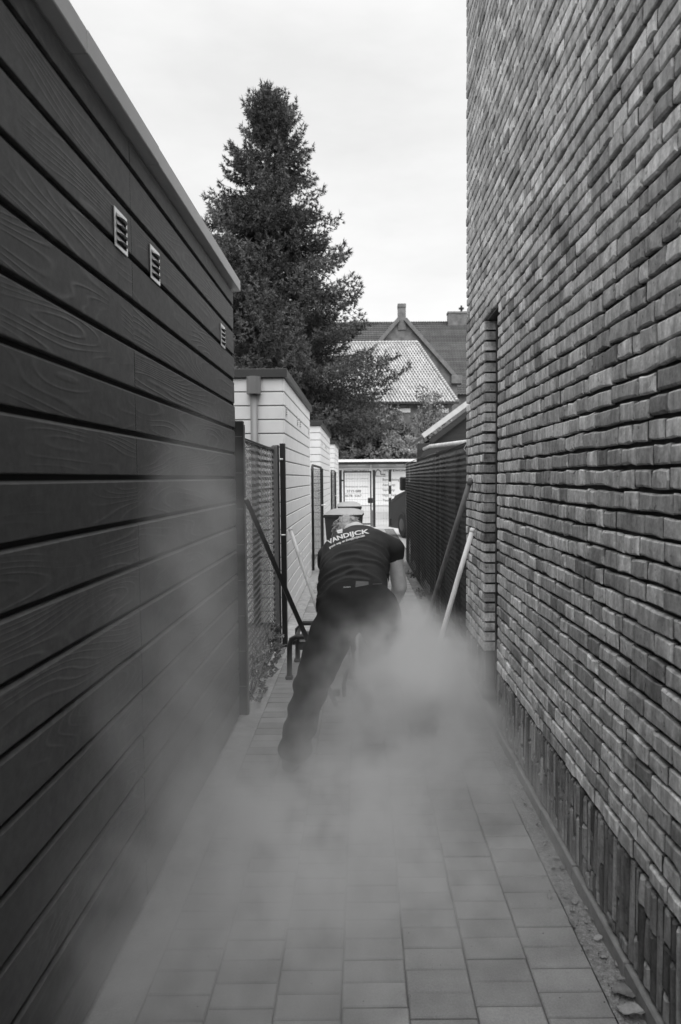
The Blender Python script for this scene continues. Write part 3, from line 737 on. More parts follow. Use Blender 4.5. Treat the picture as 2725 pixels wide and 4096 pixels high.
dzr = 5.5; RYr = HY + dzr; rz = ez + dzr; rx1 = atY(1668, 1380, RYr).x; rx0 = ex0 + (ex1 - rx1)
mb = MB(); mb.box(ex0 + .35, ex1 - .35, HY + .35, HY + 2 * dzr - .35, -.1, ez - .02); mb.build('wall', mHBrick, hip)
mb = MB(); A, B, C_, D_ = (ex0, HY, ez), (ex1, HY, ez), (ex1, HY + 2 * dzr, ez), (ex0, HY + 2 * dzr, ez); E, G_ = (rx0, RYr, rz), (rx1, RYr, rz)
mb.add([A, B, C_, D_, E, G_], [(0, 1, 5, 4), (1, 2, 5), (2, 3, 4, 5), (3, 0, 4), (0, 3, 2, 1)]); mb.build('roof', mTileD, hip)
mb = MB(); mb.box(ex0 - .1, ex1 + .1, HY - .12, HY + .02, ez - .16, ez - .02); mb.build('gutter', mDarkMetal, hip)
for (pa, pb) in ((1597, 1642), (1769, 1794)):
    wa, wb = atY(pa, 1651, HY + .3), atY(pb, 1633, HY + .3); mb = MB(); mb.cbox(wa.x, wb.x, HY + .28, HY + .4, wa.z, wb.z, .02); wi = mb.build('window', mPaintW, hip)
    mb = MB(); mb.box(wa.x + .08, wb.x - .08, HY + .26, HY + .279, wb.z + .02, wb.z + .35); mb.build('pane', mGlass, wi, off=wloc(hip))
tw, tl_ = .235, .31; tiles = []; slope = math.atan2(dzr, dzr); SL = math.hypot(dzr, dzr)
nr = int(SL / tl_)
for r_ in range(nr):
    s = (r_ + .5) / nr; xa = ex0 + (rx0 - ex0) * s + .1; xb = ex1 + (rx1 - ex1) * s - .08
    x = xb - tw / 2
    while x > xa: tiles.append((x, HY + dzr * s, ez + dzr * s + .03)); x -= tw
base_t = tile_mesh(tw * 1.02, tl_ * 1.12, mTileL); tme = [base_t.mesh('roof_tile', mTileL)]
H1 = wloc(hip); vis = sorted(tiles, key=lambda t: -t[0])
allr = MB(); k = 0; Rm = Matrix.Rotation(slope, 4, 'X')
for (x, y, zz) in vis:
    if k < 300 and zz < atY(1500, 1400, 53).z + 20 and x > 0:
        child('roof_tile', tme[0], hip, Vector((x, y, zz)) - H1, (slope, 0, 0)); k += 1
    else: allr.add([Rm @ Vector(p) + Vector((x, y, zz)) for p in base_t.v], base_t.f, random.random(), True)
allr.build('roof_tiles', mTileL, hip, fix=False, kind='stuff')
mb = MB()
for i in range(30):
    a = Vector(B).lerp(Vector(G_), i / 30); b_ = Vector(B).lerp(Vector(G_), (i + 1.12) / 30); mb.tube([a + Vector((0, 0, .08)), b_ + Vector((0, 0, .05))], [.15, .11], 8)
for i in range(34):
    a = Vector(G_).lerp(Vector(E), i / 34); b_ = Vector(G_).lerp(Vector(E), (i + 1.1) / 34); mb.tube([a + Vector((0, 0, .06)), b_ + Vector((0, 0, .04))], [.13, .1], 8)
mb.build('ridge_tiles', mTileL, hip)
# gabled house with dark roof behind it
gab = thing('gabled_house', 'dark tiled house with stepped chimney gable, farthest behind the hipped roof', 'house', (3, 72, 0))
RY_ = 74.0; rzz = atY(1700, 1293, RY_).z; run = 8.5; ezz = rzz - run * 1.05
mb = MB(); mb.box(-6, 16, RY_ - run + .4, RY_ + run, -.1, ezz); mb.build('wall', mHBrick, gab)
mb = MB(); mb.prism([(RY_ - run, ezz), (RY_, rzz), (RY_ + run, ezz)], 'x', -6.5, 16.5); mb.build('roof', mTileD, gab)
mb = MB(); nrow = 34
for r_ in range(nrow):
    s0, s1 = r_ / nrow, (r_ + 1.15) / nrow; n = 230; vs = []; fs = []
    for i in range(n + 1):
        x = -6.5 + 23 * i / n; h = .05 * math.sin(i * math.pi / 1.5)
        vs += [(x, RY_ - run + run * s0 - .05, ezz + (rzz - ezz) * s0 + .10 + h), (x, RY_ - run + run * s1, ezz + (rzz - ezz) * s1 + .03 + h)]
    for i in range(n): fs.append((2 * i, 2 * i + 2, 2 * i + 3, 2 * i + 1))
    mb.add(vs, fs, random.random(), True)
mb.build('roof_tiles', mTileD, gab, kind='stuff')
mb = MB()
for i in range(92): mb.tube([(-6.5 + i * .25, RY_, rzz + .1), (-6.5 + i * .25 + .24, RY_, rzz + .06)], [.14, .11], 6)
mb.build('ridge_tiles', mTileD, gab)
GYF = 63.0
ap = atY(1608, 1268, GYF); cL = atY(1519, 1372, GYF); sl_ = (ap.z - cL.z) / (ap.x - cL.x)
hw = 5.2; zl = ap.z - sl_ * hw
mb = MB(); mb.prism([(ap.x - hw, -.1), (ap.x + hw, -.1), (ap.x + hw, zl), (ap.x, ap.z), (ap.x - hw, zl)], 'y', GYF, GYF + 9); mb.build('gable_wall', mHBrick, gab)
for sg in (-1, 1):
    mb = MB(); mb.bar((ap.x + sg * .3, GYF - .05, ap.z - sl_ * .3 + .12), (ap.x + sg * hw, GYF - .05, zl + .12), .5, .34); mb.build('parapet', mStone, gab)
    mb = MB(); mb.cbox(ap.x + sg * hw * .98 - .5, ap.x + sg * hw * .98 + .5, GYF - .4, GYF + .5, zl - .35, zl + .4, .03); mb.build('kneeler_stone', mStone, gab)
ct = atY(1608, 1215, GYF).z; cw = (atY(1625, 1240, GYF).x - atY(1592, 1240, GYF).x) / 2
mb = MB(); mb.box(ap.x - cw * .94, ap.x + cw * .94, GYF - .1, GYF + .7, ap.z - 1.2, ct - .35); ch = mb.build('chimney', mHBrick, gab)
mb = MB(); mb.cbox(ap.x - cw, ap.x + cw, GYF - .15, GYF + .75, ct - .35, ct, .03); mb.build('chimney_cap', mStone, ch, off=wloc(gab))
c0, c1 = atY(1791, 1285, RY_), atY(1866, 1250, RY_)
mb = MB(); mb.box(c0.x, c1.x, RY_ - .5, RY_ + .5, rzz - .6, c1.z - .2); ch = mb.build('chimney', mHBrick, gab)
mb = MB(); mb.box(c0.x - .06, c1.x + .06, RY_ - .56, RY_ + .56, c1.z - .2, c1.z); mb.build('chimney_cap', mStone, ch, off=wloc(gab))
cp = atY(1846, 1250, RY_); mb = MB(); mb.tube([(cp.x, RY_, cp.z - .05), (cp.x, RY_, cp.z + .35), (cp.x, RY_, cp.z + .36), (cp.x, RY_, cp.z + .5), (cp.x, RY_, cp.z + .52), (cp.x, RY_, cp.z + .75)], [.12, .12, .3, .3, .1, .1], 8, smooth=False); mb.build('flue', mDarkMetal, ch, off=wloc(gab))

# ------------------------------------------------------------------ dark garage with a pitched roof behind the fence
mGarW = mat('dark garage board', .02, .7, var=.3, scale=5, stretch=(.4, .4, 4))
GA = 23.5
gar = thing('garage', 'dark garage with a pale barge board behind the right fence', 'garage', (5, GA + 2, 0))
e0 = atY(1697, 1752, GA); e1 = atY(1885, 1612, GA); sl_ = (e1.z - e0.z) / (e1.x - e0.x); gx0 = e0.x; gxm = gx0 + 4.6; gz0 = e0.z; gzm = gz0 + sl_ * 4.6
mb = MB(); mb.prism([(gx0 + .35, -.1), (gxm * 2 - gx0 - .35, -.1), (gxm * 2 - gx0 - .35, gz0 - .05), (gxm, gzm - .25), (gx0 + .35, gz0 - .05)], 'y', GA + .3, GA + 7); mb.build('wall', mGarW, gar)
mb = MB(); 
for sg in (1, -1):
    xe = gx0 if sg == 1 else 2 * gxm - gx0
    mb.add([(xe, GA, gz0), (gxm, GA, gzm), (gxm, GA + 7.3, gzm), (xe, GA + 7.3, gz0), (xe, GA, gz0 + .12), (gxm, GA, gzm + .12), (gxm, GA + 7.3, gzm + .12), (xe, GA + 7.3, gz0 + .12)], [(0, 1, 2, 3), (4, 7, 6, 5), (0, 3, 7, 4), (0, 4, 5, 1), (1, 5, 6, 2), (2, 6, 7, 3)])
mb.build('roof', mTileD, gar)
for sg in (1, -1):
    xe = gx0 - .05 if sg == 1 else 2 * gxm - gx0 + .05
    mb = MB(); mb.bar((xe, GA - .03, gz0 + .07), (gxm, GA - .03, gzm + .07), .05, .17); mb.build('barge_board', mat('pale barge board', .5, .6, var=.1), gar)
    mb = MB(); mb.bar((xe + .3 * sg, GA + .2, gz0 - .12), (gxm, GA + .2, gzm - .18), .35, .18); mb.build('soffit', mGarW, gar)
mb = MB(); mb.cbox(gx0 - .22, gx0 + .25, GA + .0, GA + .3, gz0 - .42, gz0 - .18, .02); mb.build('gutter_box', mGarW, gar)

# ------------------------------------------------------------------ dark van parked at an angle beyond the fence
mVan = mat('dark van paint', .007, .5, var=.1); mTyre = mat('black rubber', .018, .8, var=.2, scale=20); mVGlass = mat('tinted van glass', .01, .08); mRim = mat('grey wheel rim', .05, .45, var=.1)
mVRoof = mat('pale van roof rail', .5, .4)
vl = Vector((1.10, 17.55, 0)); hd = math.radians(16.5)          # left front wheel; heading leans towards the alley
van = thing('parked_van', 'dark van nosing out beyond the end of the right chain-link fence', 'van', vl)
van.rotation_euler = (0, 0, hd)                                  # local +y = forward, +x = to the vehicle's right
def vbuild(mb, name, mt, parent=None):
    o = mb.build(name, mt, parent or van, off=(0, 0, 0)); return o
prof = [(-4.1, .3), (.95, .22), (1.02, .5), (.98, .85), (.55, 1.12), (-.25, 1.28), (-1.15, 2.22), (-1.5, 2.31), (-4.0, 2.31), (-4.15, 2.15), (-4.2, .6)]
mb = MB(); n = len(prof); xs = [0, .07, 1.83, 1.9]
vs = []
for xi, x in enumerate(xs):
    for (y, zz) in prof:
        ins = max(0, (zz - 1.15)) * .11
        xx = x + (ins if x < .95 else -ins); sc_ = .985 if xi in (0, 3) else 1
        vs.append((xx, y * (sc_ if y > 0 else 1), .3 + (zz - .3) * sc_))
fs = [tuple(range(n)), tuple(range(3 * n, 4 * n))[::-1]]
for k in range(3): fs += [(k * n + i, k * n + (i + 1) % n, (k + 1) * n + (i + 1) % n, (k + 1) * n + i) for i in range(n)]
mb.add(vs, fs); vbuild(mb, 'body', mVan)
mb = MB(); mb.add([(.16, -.33, 1.33), (1.74, -.33, 1.33), (1.68, -1.09, 2.13), (.22, -1.09, 2.13), (.16, -.31, 1.35), (1.74, -.31, 1.35), (1.68, -1.06, 2.15), (.22, -1.06, 2.15)], [(4, 5, 6, 7), (0, 3, 2, 1), (0, 1, 5, 4), (1, 2, 6, 5), (2, 3, 7, 6), (3, 0, 4, 7)]); vbuild(mb, 'windscreen', mVGlass)
mb = MB(); mb.add([(.015, -.55, 1.32), (.015, -1.5, 1.32), (.07, -1.5, 2.0), (.07, -1.1, 2.0), (.03, -.55, 1.32), (.03, -1.5, 1.32), (.1, -1.5, 2.0), (.1, -1.1, 2.0)], [(0, 1, 2, 3), (4, 7, 6, 5), (0, 4, 5, 1), (1, 5, 6, 2), (2, 6, 7, 3), (3, 7, 4, 0)]); vbuild(mb, 'side_window', mVGlass)
mb = MB(); mb.tube([(.13, -1.25, 2.30), (.14, -1.6, 2.35), (.14, -4.0, 2.35)], .045, 8); vbuild(mb, 'roof_rail', mVRoof)
for (x, y) in ((.0, 0), (1.68, 0), (.0, -2.95), (1.68, -2.95)):
    mb = MB(); mb.tube([(x - .01, y, .35), (x + .03, y, .35), (x + .19, y, .35), (x + .23, y, .35)], [.29, .345, .345, .29], 24, smooth=False)
    ty = vbuild(mb, 'wheel', mTyre)
    mb = MB(); mb.tube([(x - .022, y, .35), (x - .012, y, .35)], [.08, .17], 16, smooth=False); vbuild(mb, 'rim', mRim, ty)
mb = MB(); mb.tube([(.03, -.62, 1.34), (-.1, -.58, 1.36)], .03, 8); mb.cbox(-.25, -.07, -.64, -.5, 1.27, 1.62, .03); vbuild(mb, 'mirror', mVan)
mb = MB(); mb.cbox(-.02, 1.92, .86, 1.04, .25, .5, .04); vbuild(mb, 'bumper', mVan)
mb = MB(); mb.cbox(.04, .4, .62, .98, .86, 1.02, .03); vbuild(mb, 'headlight', mVGlass)

# ------------------------------------------------------------------ wheelie bins
mBin = mat('dark bin plastic', .03, .5, var=.15); mLid = mat('pale grey bin lid', .27, .45, var=.12)
def bin_(label, x0, x1, y, h, yaw):
    t = thing('wheelie_bin', label, 'bin', ((x0 + x1) / 2, y, 0), 'wheelie bins along the left side of the alley'); t.rotation_euler = (0, 0, yaw)
    w_ = (x1 - x0) / 2 * .93; dpt = .36
    mb = MB(); a = .78
    vs = [(sx_ * w_ * a, sy_ * dpt * a, .06) for sx_, sy_ in ((-1, -1), (1, -1), (1, 1), (-1, 1))] + [(sx_ * w_, sy_ * dpt, h - .1) for sx_, sy_ in ((-1, -1), (1, -1), (1, 1), (-1, 1))]
    mb.add(vs, [(3, 2, 1, 0), (4, 5, 6, 7)] + [(i, (i + 1) % 4, (i + 1) % 4 + 4, i + 4) for i in range(4)])
    mb.build('bin_body', mBin, t, off=(0, 0, 0))
    mb = MB(); mb.cbox(-w_ * 1.05, w_ * 1.05, -dpt * 1.04, dpt * 1.04, h - .14, h - .085, .012); mb.build('bin_rim', mBin, t, off=(0, 0, 0))
    mb = MB(); nx, ny = 8, 6; vs = []
    for j in range(ny + 1):
        for i in range(nx + 1):
            u, v = i / nx * 2 - 1, j / ny * 2 - 1
            vs.append((u * w_ * 1.07, v * dpt * 1.08, h - .085 + .085 * (1 - abs(u) ** 3.5) * (1 - abs(v) ** 3.5) + .02 * (v > .5) ))
    fs = [(j * (nx + 1) + i, j * (nx + 1) + i + 1, (j + 1) * (nx + 1) + i + 1, (j + 1) * (nx + 1) + i) for j in range(ny) for i in range(nx)]
    mb.add(vs, fs, smooth=True); ld = mb.build('lid', mLid, t, off=(0, 0, 0))
    mb = MB(); mb.tube([(-w_ * .8, dpt * 1.2, h - .1), (w_ * .8, dpt * 1.2, h - .1)], .018, 8)
    for s_ in (-.8, 0, .8): mb.tube([(w_ * s_, dpt, h - .1), (w_ * s_, dpt * 1.2, h - .1)], .014, 6)
    mb.build('handle', mBin, t, off=(0, 0, 0))
    for s_ in (-1, 1):
        mb = MB(); mb.tube([(s_ * w_ * .82 - .025, dpt * .82, .1), (s_ * w_ * .82 + .025, dpt * .82, .1)], .1, 16, smooth=False); mb.build('wheel', mTyre, t, off=(0, 0, 0))
bin_('nearest wheelie bin with a pale lid, seen above the bending worker', -.60, .05, 11.3, 1.08, -.06)
bin_('farther wheelie bin with a dark rim behind the nearest one', -.50, .02, 14.3, 1.09, .05)

# ------------------------------------------------------------------ tools leaning about
mPole = mat('worn wooden pole', .16, .6, var=.3, scale=9, stretch=(3, 3, .6)); mPoleL = mat('pale wooden pole', .8, .55, var=.14, scale=9, stretch=(3, 3, .6)); mPoleM = mat('sandy wooden pole', .42, .6, var=.2, scale=9, stretch=(3, 3, .6))
def pole(name, label, a, b, r, mt, n=12):
    a, b = Vector(a), Vector(b); t = thing(name, label, 'tool handle', b); L = (a - b)
    mb = MB(); mb.tube([b + L * .0, b + L * .3 + Vector((.003, 0, 0)), b + L * .7 - Vector((.002, 0, 0)), b + L * .975], [r * 1.05, r, r, r * .97], n); sh = mb.build('shaft', mt, t)
    mb = MB(); mb.tube([b + L * .975, b + L * .985, b + L], [r * 1.06, r * 1.1, r * .85], n); mb.build('end_knob', mt, t)
    return t
pole('wooden_pole', 'darker wooden tool handle leaning on the far corner of the brick house', atX(1884, 1915, XR - .016), gp(1660, 2640), .0195, mPole)
pole('wooden_pole', 'pale round tool handle, nearest of the two by the right fence', atX(1893, 2112, XR - .022), gp(1690, 2800), .0185, mPoleL)
pole('wooden_pole', 'sandy tool handle leaning on the pale shed left of the worker', atX(1160, 2113, XL + .03), gp(1290, 2500), .021, mPoleM)
bt, bb = atX(985, 1998, XF + .03), gp(1345, 2822)
sb = thing('steel_bar', 'long dark square steel bar leaning on the left mesh fence', 'steel bar', bb)
mb = MB(); mb.bar(bb + Vector((0, 0, .0)), bt, .03, .03); mb.build('bar', mGateBlack, sb)
mb = MB(); mb.bar(bt, bt + (bt - bb).normalized() * .012 , .018, .018); mb.build('bar_tip', mSteel, sb)
kp = bb + (bt - bb) * .05; mb = MB(); mb.cbox(kp.x + .005, kp.x + .06, kp.y - .02, kp.y + .02, kp.z - .0, kp.z + .045, .008); mb.build('clamp_knob', mGateBlack, sb)

# black tubular stone cutter stand behind the worker's left leg
cut = thing('cutter_stand', 'low black tubular stand behind the bending worker', 'stand', (-.3, 5.2, 0))
mTube = mat('black painted tube', .02, .4, var=.15)
f0 = gp(1158, 2716); tp = .34
mb = MB(); x0, y0 = f0.x, f0.y
mb.tube([(x0, y0, .02), (x0 + .005, y0, tp - .07), (x0 + .02, y0, tp - .02), (x0 + .06, y0, tp), (x0 + .45, y0, tp), (x0 + .49, y0, tp - .02), (x0 + .5, y0, tp - .07), (x0 + .505, y0, .02)], .021, 10); mb.build('leg_frame', mTube, cut)
mb = MB(); mb.tube([(x0 + .02, y0 + .5, .02), (x0 + .02, y0 + .5, tp - .05), (x0 + .07, y0 + .5, tp), (x0 + .45, y0 + .5, tp), (x0 + .5, y0 + .5, tp - .05), (x0 + .5, y0 + .5, .02)], .021, 10); mb.build('leg_frame', mTube, cut)
for xx in (x0 + .04, x0 + .46):
    mb = MB(); mb.tube([(xx, y0, tp - .05), (xx, y0 + .5, tp - .05)], .016, 8); mb.build('side_rail', mTube, cut)
mb = MB(); mb.cbox(x0 + .07, x0 + .44, y0 + .08, y0 + .42, tp - .13, tp - .05, .01); mb.build('cutting_bed', mTube, cut)
for (xx, yy) in ((x0, y0), (x0 + .505, y0), (x0 + .02, y0 + .5), (x0 + .5, y0 + .5)):
    mb = MB(); mb.cbox(xx - .03, xx + .03, yy - .03, yy + .03, 0, .03, .008); mb.build('foot', mTyre, cut)
q0 = gp(1378, 2795); mb = MB(); mb.tube([(q0.x, q0.y, .02), (q0.x - .004, q0.y, .1), (q0.x + .01, q0.y + .02, .17), (q0.x + .05, q0.y + .1, .22), (q0.x + .02, y0 + .02, tp - .05)], .016, 8); mb.build('lever', mTube, cut)

# ------------------------------------------------------------------ the worker
def capsule(mb, a, b, ra, rb, n=14):
    a, b = Vector(a), Vector(b); d = (b - a).normalized(); pts = []; rr = []
    for t in (1.45, 1.1, .7, .35): pts.append(a - d * ra * math.sin(t)); rr.append(ra * math.cos(t))
    pts += [a, b]; rr += [ra, rb]
    for t in (.35, .7, 1.1, 1.45): pts.append(b + d * rb * math.sin(t)); rr.append(rb * math.cos(t))
    mb.tube(pts, rr, n)
def chain(mb, pts):
    for (p, r1), (q, r2) in zip(pts[:-1], pts[1:]): capsule(mb, p, q, r1, r2)
def ellipsoid(mb, c, rad, rot=None, n=16, m_=10):
    vs = []; fs = []; c = Vector(c)
    for i in range(m_ + 1):
        th = math.pi * (i + .02) / (m_ + .04)
        for j in range(n):
            ph = 2 * math.pi * j / n; v = Vector((rad[0] * math.sin(th) * math.cos(ph), rad[1] * math.sin(th) * math.sin(ph), rad[2] * math.cos(th)))
            if rot is not None: v = rot @ v
            vs.append(c + v)
    for i in range(m_):
        for j in range(n): fs.append((i * n + j, i * n + (j + 1) % n, (i + 1) * n + (j + 1) % n, (i + 1) * n + j))
    fs += [tuple(range(n))[::-1], tuple(m_ * n + j for j in range(n))]; mb.add(vs, fs)
def loft(mb, rings, n=28):
    """rings: (centre, half width, half thickness, axis u, axis n)"""
    vs = []; fs = []
    for (c, a, b, u, nn) in rings:
        for j in range(n):
            t = 2 * math.pi * j / n; cu, sn = math.cos(t), math.sin(t); e = .82
            vs.append(Vector(c) + u * a * math.copysign(abs(cu) ** e, cu) + nn * b * math.copysign(abs(sn) ** e, sn))
    for i in range(len(rings) - 1):
        for j in range(n): fs.append((i * n + j, i * n + (j + 1) % n, (i + 1) * n + (j + 1) % n, (i + 1) * n + j))
    k = (len(rings) - 1) * n; fs += [tuple(range(n))[::-1], tuple(k + j for j in range(n))]; mb.add(vs, fs)
def organic(mb, voxel, smooth_it=6, fac=.5):
    """melt the overlapping volumes into one continuous skin"""
    o = mb.build('tmp', None); m1 = o.modifiers.new('r', 'REMESH'); m1.mode = 'VOXEL'; m1.voxel_size = voxel
    m2 = o.modifiers.new('s', 'SMOOTH'); m2.iterations = smooth_it; m2.factor = fac
    bpy.context.view_layer.update(); me = bpy.data.meshes.new_from_object(o.evaluated_get(bpy.context.evaluated_depsgraph_get())); bpy.data.objects.remove(o)
    me.polygons.foreach_set('use_smooth', np.ones(len(me.polygons), bool)); return me
def vget(me): v = np.empty(len(me.vertices) * 3, np.float32); me.vertices.foreach_get('co', v); return v.reshape(-1, 3)
def nget(me): v = np.empty(len(me.vertices) * 3, np.float32); me.vertex_normals.foreach_get('vector', v); return v.reshape(-1, 3)
def vset(me, v): me.vertices.foreach_set('co', np.asarray(v, np.float32).ravel()); me.update()
mSkin = mat('skin', .62, .5, var=.1, scale=30, bump=.1, bscale=300)
mShirt = mat('black cotton shirt', .04, .8, var=.2, scale=10, bump=.15, bscale=400, spec=.3, bdist=.001)
mTrous = mat('black work trousers', .014, .85, var=.25, scale=10, bump=.2, bscale=300, spec=.25, bdist=.001)
mHair = mat('light wavy hair', .34, .5, var=.5, scale=40)
mPrint = mat('white shirt print', .7, .6, var=.05); mPrintG = mat('grey shirt print', .5, .6, var=.15, scale=30)
mShoe = mat('dark work shoe', .03, .7, var=.3, scale=15)
man = thing('person', 'person in dark t-shirt and trousers bending forward, seen from behind in the dust', 'person', (-.02, 3.75, 0))
ML = wloc(man)
C0 = Vector((-.035, 3.87, .865)); C1 = Vector((.0, 4.20, 1.215)); dsp = (C1 - C0).normalized(); ux = Vector((1, 0, 0)); ux = (ux - dsp * ux.dot(dsp)).normalized(); nn = ux.cross(dsp).normalized()
if nn.z < 0: nn = -nn
def sp(s): return C0.lerp(C1, s) + nn * .035 * math.sin(math.pi * min(max(s, 0), 1))
SR, SL_ = Vector((.205, 4.17, 1.15)), Vector((-.20, 4.15, 1.105))
ER, EL_ = Vector((.246, 4.20, .905)), Vector((-.235, 4.38, .92))
WR, WL = Vector((.20, 4.43, .70)), Vector((-.03, 4.52, .70))
HD = Vector((-.088, 4.41, 1.235))
# --- body: head, neck, arms, hands, trunk, legs as one skin
b = MB()
loft(b, [(sp(-.15), .17, .10, ux, nn), (sp(.3), .19, .12, ux, nn), (sp(.8), .19, .10, ux, nn), (sp(1.05), .10, .07, ux, nn)])
chain(b, [(SR - Vector((.06, 0, 0)), .06), (SR, .058), (SR.lerp(ER, .5), .053), (ER, .05)])
chain(b, [(ER, .05), (ER.lerp(WR, .3), .047), (WR, .029)])
chain(b, [(SL_ + Vector((.06, 0, 0)), .06), (SL_, .058), (EL_, .044), (EL_.lerp(WL, .3), .045), (WL, .029)])
chain(b, [(sp(.95), .075), (sp(1.1) + Vector((-.03, 0, .01)), .062), (HD + Vector((.01, -.04, .0)), .06)])
hr = Matrix.Rotation(R(-50), 3, 'X')
ellipsoid(b, HD, (.078, .1, .112), hr); ellipsoid(b, HD + Vector((0, .06, -.055)), (.055, .06, .06))
ellipsoid(b, HD + Vector((0, .115, -.035)), (.013, .022, .02))
for sg in (-1, 1): ellipsoid(b, HD + Vector((sg * .08, .0, -.015)), (.012, .02, .032), hr); ellipsoid(b, HD + Vector((sg * .03, .1, -.015)), (.013, .012, .011))
ellipsoid(b, HD + Vector((0, .095, -.085)), (.024, .012, .01))
ctr = WR.lerp(WL, .5)
for Wp, sg, grip in ((WR, 1, Vector((.13, 4.50, .62))), (WL, -1, Vector((.03, 4.62, .60)))):
    dd = (grip - Wp).normalized(); chain(b, [(Wp, .028), (Wp + dd * .05, .036)]); sdv = Vector((0, 1, 0)); 
    for k in range(4):
        o_ = Wp + dd * .075 + Vector((sg * .004, (k - 1.5) * .021, 0)); l_ = (.9, 1, .97, .8)[k]
        chain(b, [(o_, .0095), (o_ + dd * .035 * l_, .009), (o_ + dd * .05 * l_ + Vector((-sg * .022, 0, -.008)), .0085), (o_ + dd * .035 * l_ + Vector((-sg * .036, 0, -.01)), .008)])
    o_ = Wp + dd * .03 + Vector((-sg * .015, -.03, 0)); chain(b, [(o_, .011), (o_ + dd * .03 + Vector((-sg * .02, -.012, 0)), .0105), (o_ + dd * .055 + Vector((-sg * .034, .0, -.005)), .009)])
LLEG = [(Vector((-.125, 3.77, .80)), .135), (Vector((-.205, 3.69, .64)), .122), (Vector((-.275, 3.655, .46)), .1), (Vector((-.33, 3.60, .28)), .09), (Vector((-.375, 3.565, .10)), .082)]
RLEG = [(Vector((.10, 3.80, .80)), .135), (Vector((.15, 3.93, .63)), .122), (Vector((.245, 4.02, .46)), .1), (Vector((.32, 3.97, .28)), .09), (Vector((.38, 3.92, .10)), .082)]
for leg in (LLEG, RLEG): chain(b, [(p, r_ * .72) for p, r_ in leg])
ellipsoid(b, Vector((-.02, 3.81, .86)), (.19, .12, .12))
me = organic(b, .0075, 5); vset(me, vget(me) - np.array(ML)); me.materials.append(mSkin); child('body', me, man)
# --- t-shirt
b = MB()
tl = Vector((-.02, 0, 0)); loft(b, [(sp(-.16) + tl * .5, .215, .150, ux, nn), (sp(0) + tl * .5, .213, .152, ux, nn), (sp(.25) + tl, .207, .152, ux, nn), (sp(.5) + tl, .213, .152, ux, nn), (sp(.75) + tl, .208, .148, ux, nn), (sp(.93), .172, .128, ux, nn), (sp(1.06), .115, .095, ux, nn), (sp(1.12), .085, .075, ux, nn)])
chain(b, [(sp(.86) + ux * .085, .112), (SR + Vector((.0, -.0, 0)), .074), (SR.lerp(ER, .16), .066)])
chain(b, [(sp(.84) - ux * .09, .108), (SL_, .076), (SL_.lerp(EL_, .28), .070)])
me = organic(b, .011, 8); V = vget(me); Nn = nget(me)
rel = V - np.array(C0); s_ = rel @ np.array(dsp) / (C1 - C0).length; xx = rel @ np.array(ux)
back = np.clip(Nn @ np.array(nn) * 1.6 + .45, 0, 1)
def fold(s0, slope, curv, wdt, amp, ph):
    line = s0 + slope * xx - curv * xx ** 2 + .018 * np.sin(xx * 17 + ph) + .01 * np.sin(xx * 41 + ph * 2)
    return amp * np.exp(-((s_ - line) / wdt) ** 2) * (.55 + .45 * np.sin(xx * 9 + ph * 3))
H = np.zeros(len(V))
for (s0, sp_, cv, wd, am, ph) in ((.66, .25, 3.2, .022, .009, .3), (.58, .22, 3.4, .018, .008, 1.9), (.50, .3, 3.0, .026, .010, 3.1), (.41, .12, 3.4, .020, .009, 4.4), (.31, .2, 3.2, .024, .010, 5.2), (.21, .05, 3.6, .018, .009, .9), (.12, .1, 3.0, .02, .010, 2.3), (.03, .02, 2.5, .02, .009, 3.7), (-.07, .0, 2.0, .02, .008, 4.1)): H += 1.5 * fold(s0, sp_, cv, wd * .85, am, ph) - .9 * fold(s0 + .045, sp_, cv, wd * 1.2, am, ph)
H += .004 * np.sin(V[:, 0] * 23 + V[:, 2] * 31) * np.sin(V[:, 1] * 27)
V2 = V + Nn * (H * back)[:, None]
vset(me, V2 - np.array(ML)); me.materials.append(mShirt); shirt = child('t_shirt', me, man)
bvh = BVHTree.FromPolygons([Vector(p) for p in V2], [tuple(p.vertices) for p in me.polygons])
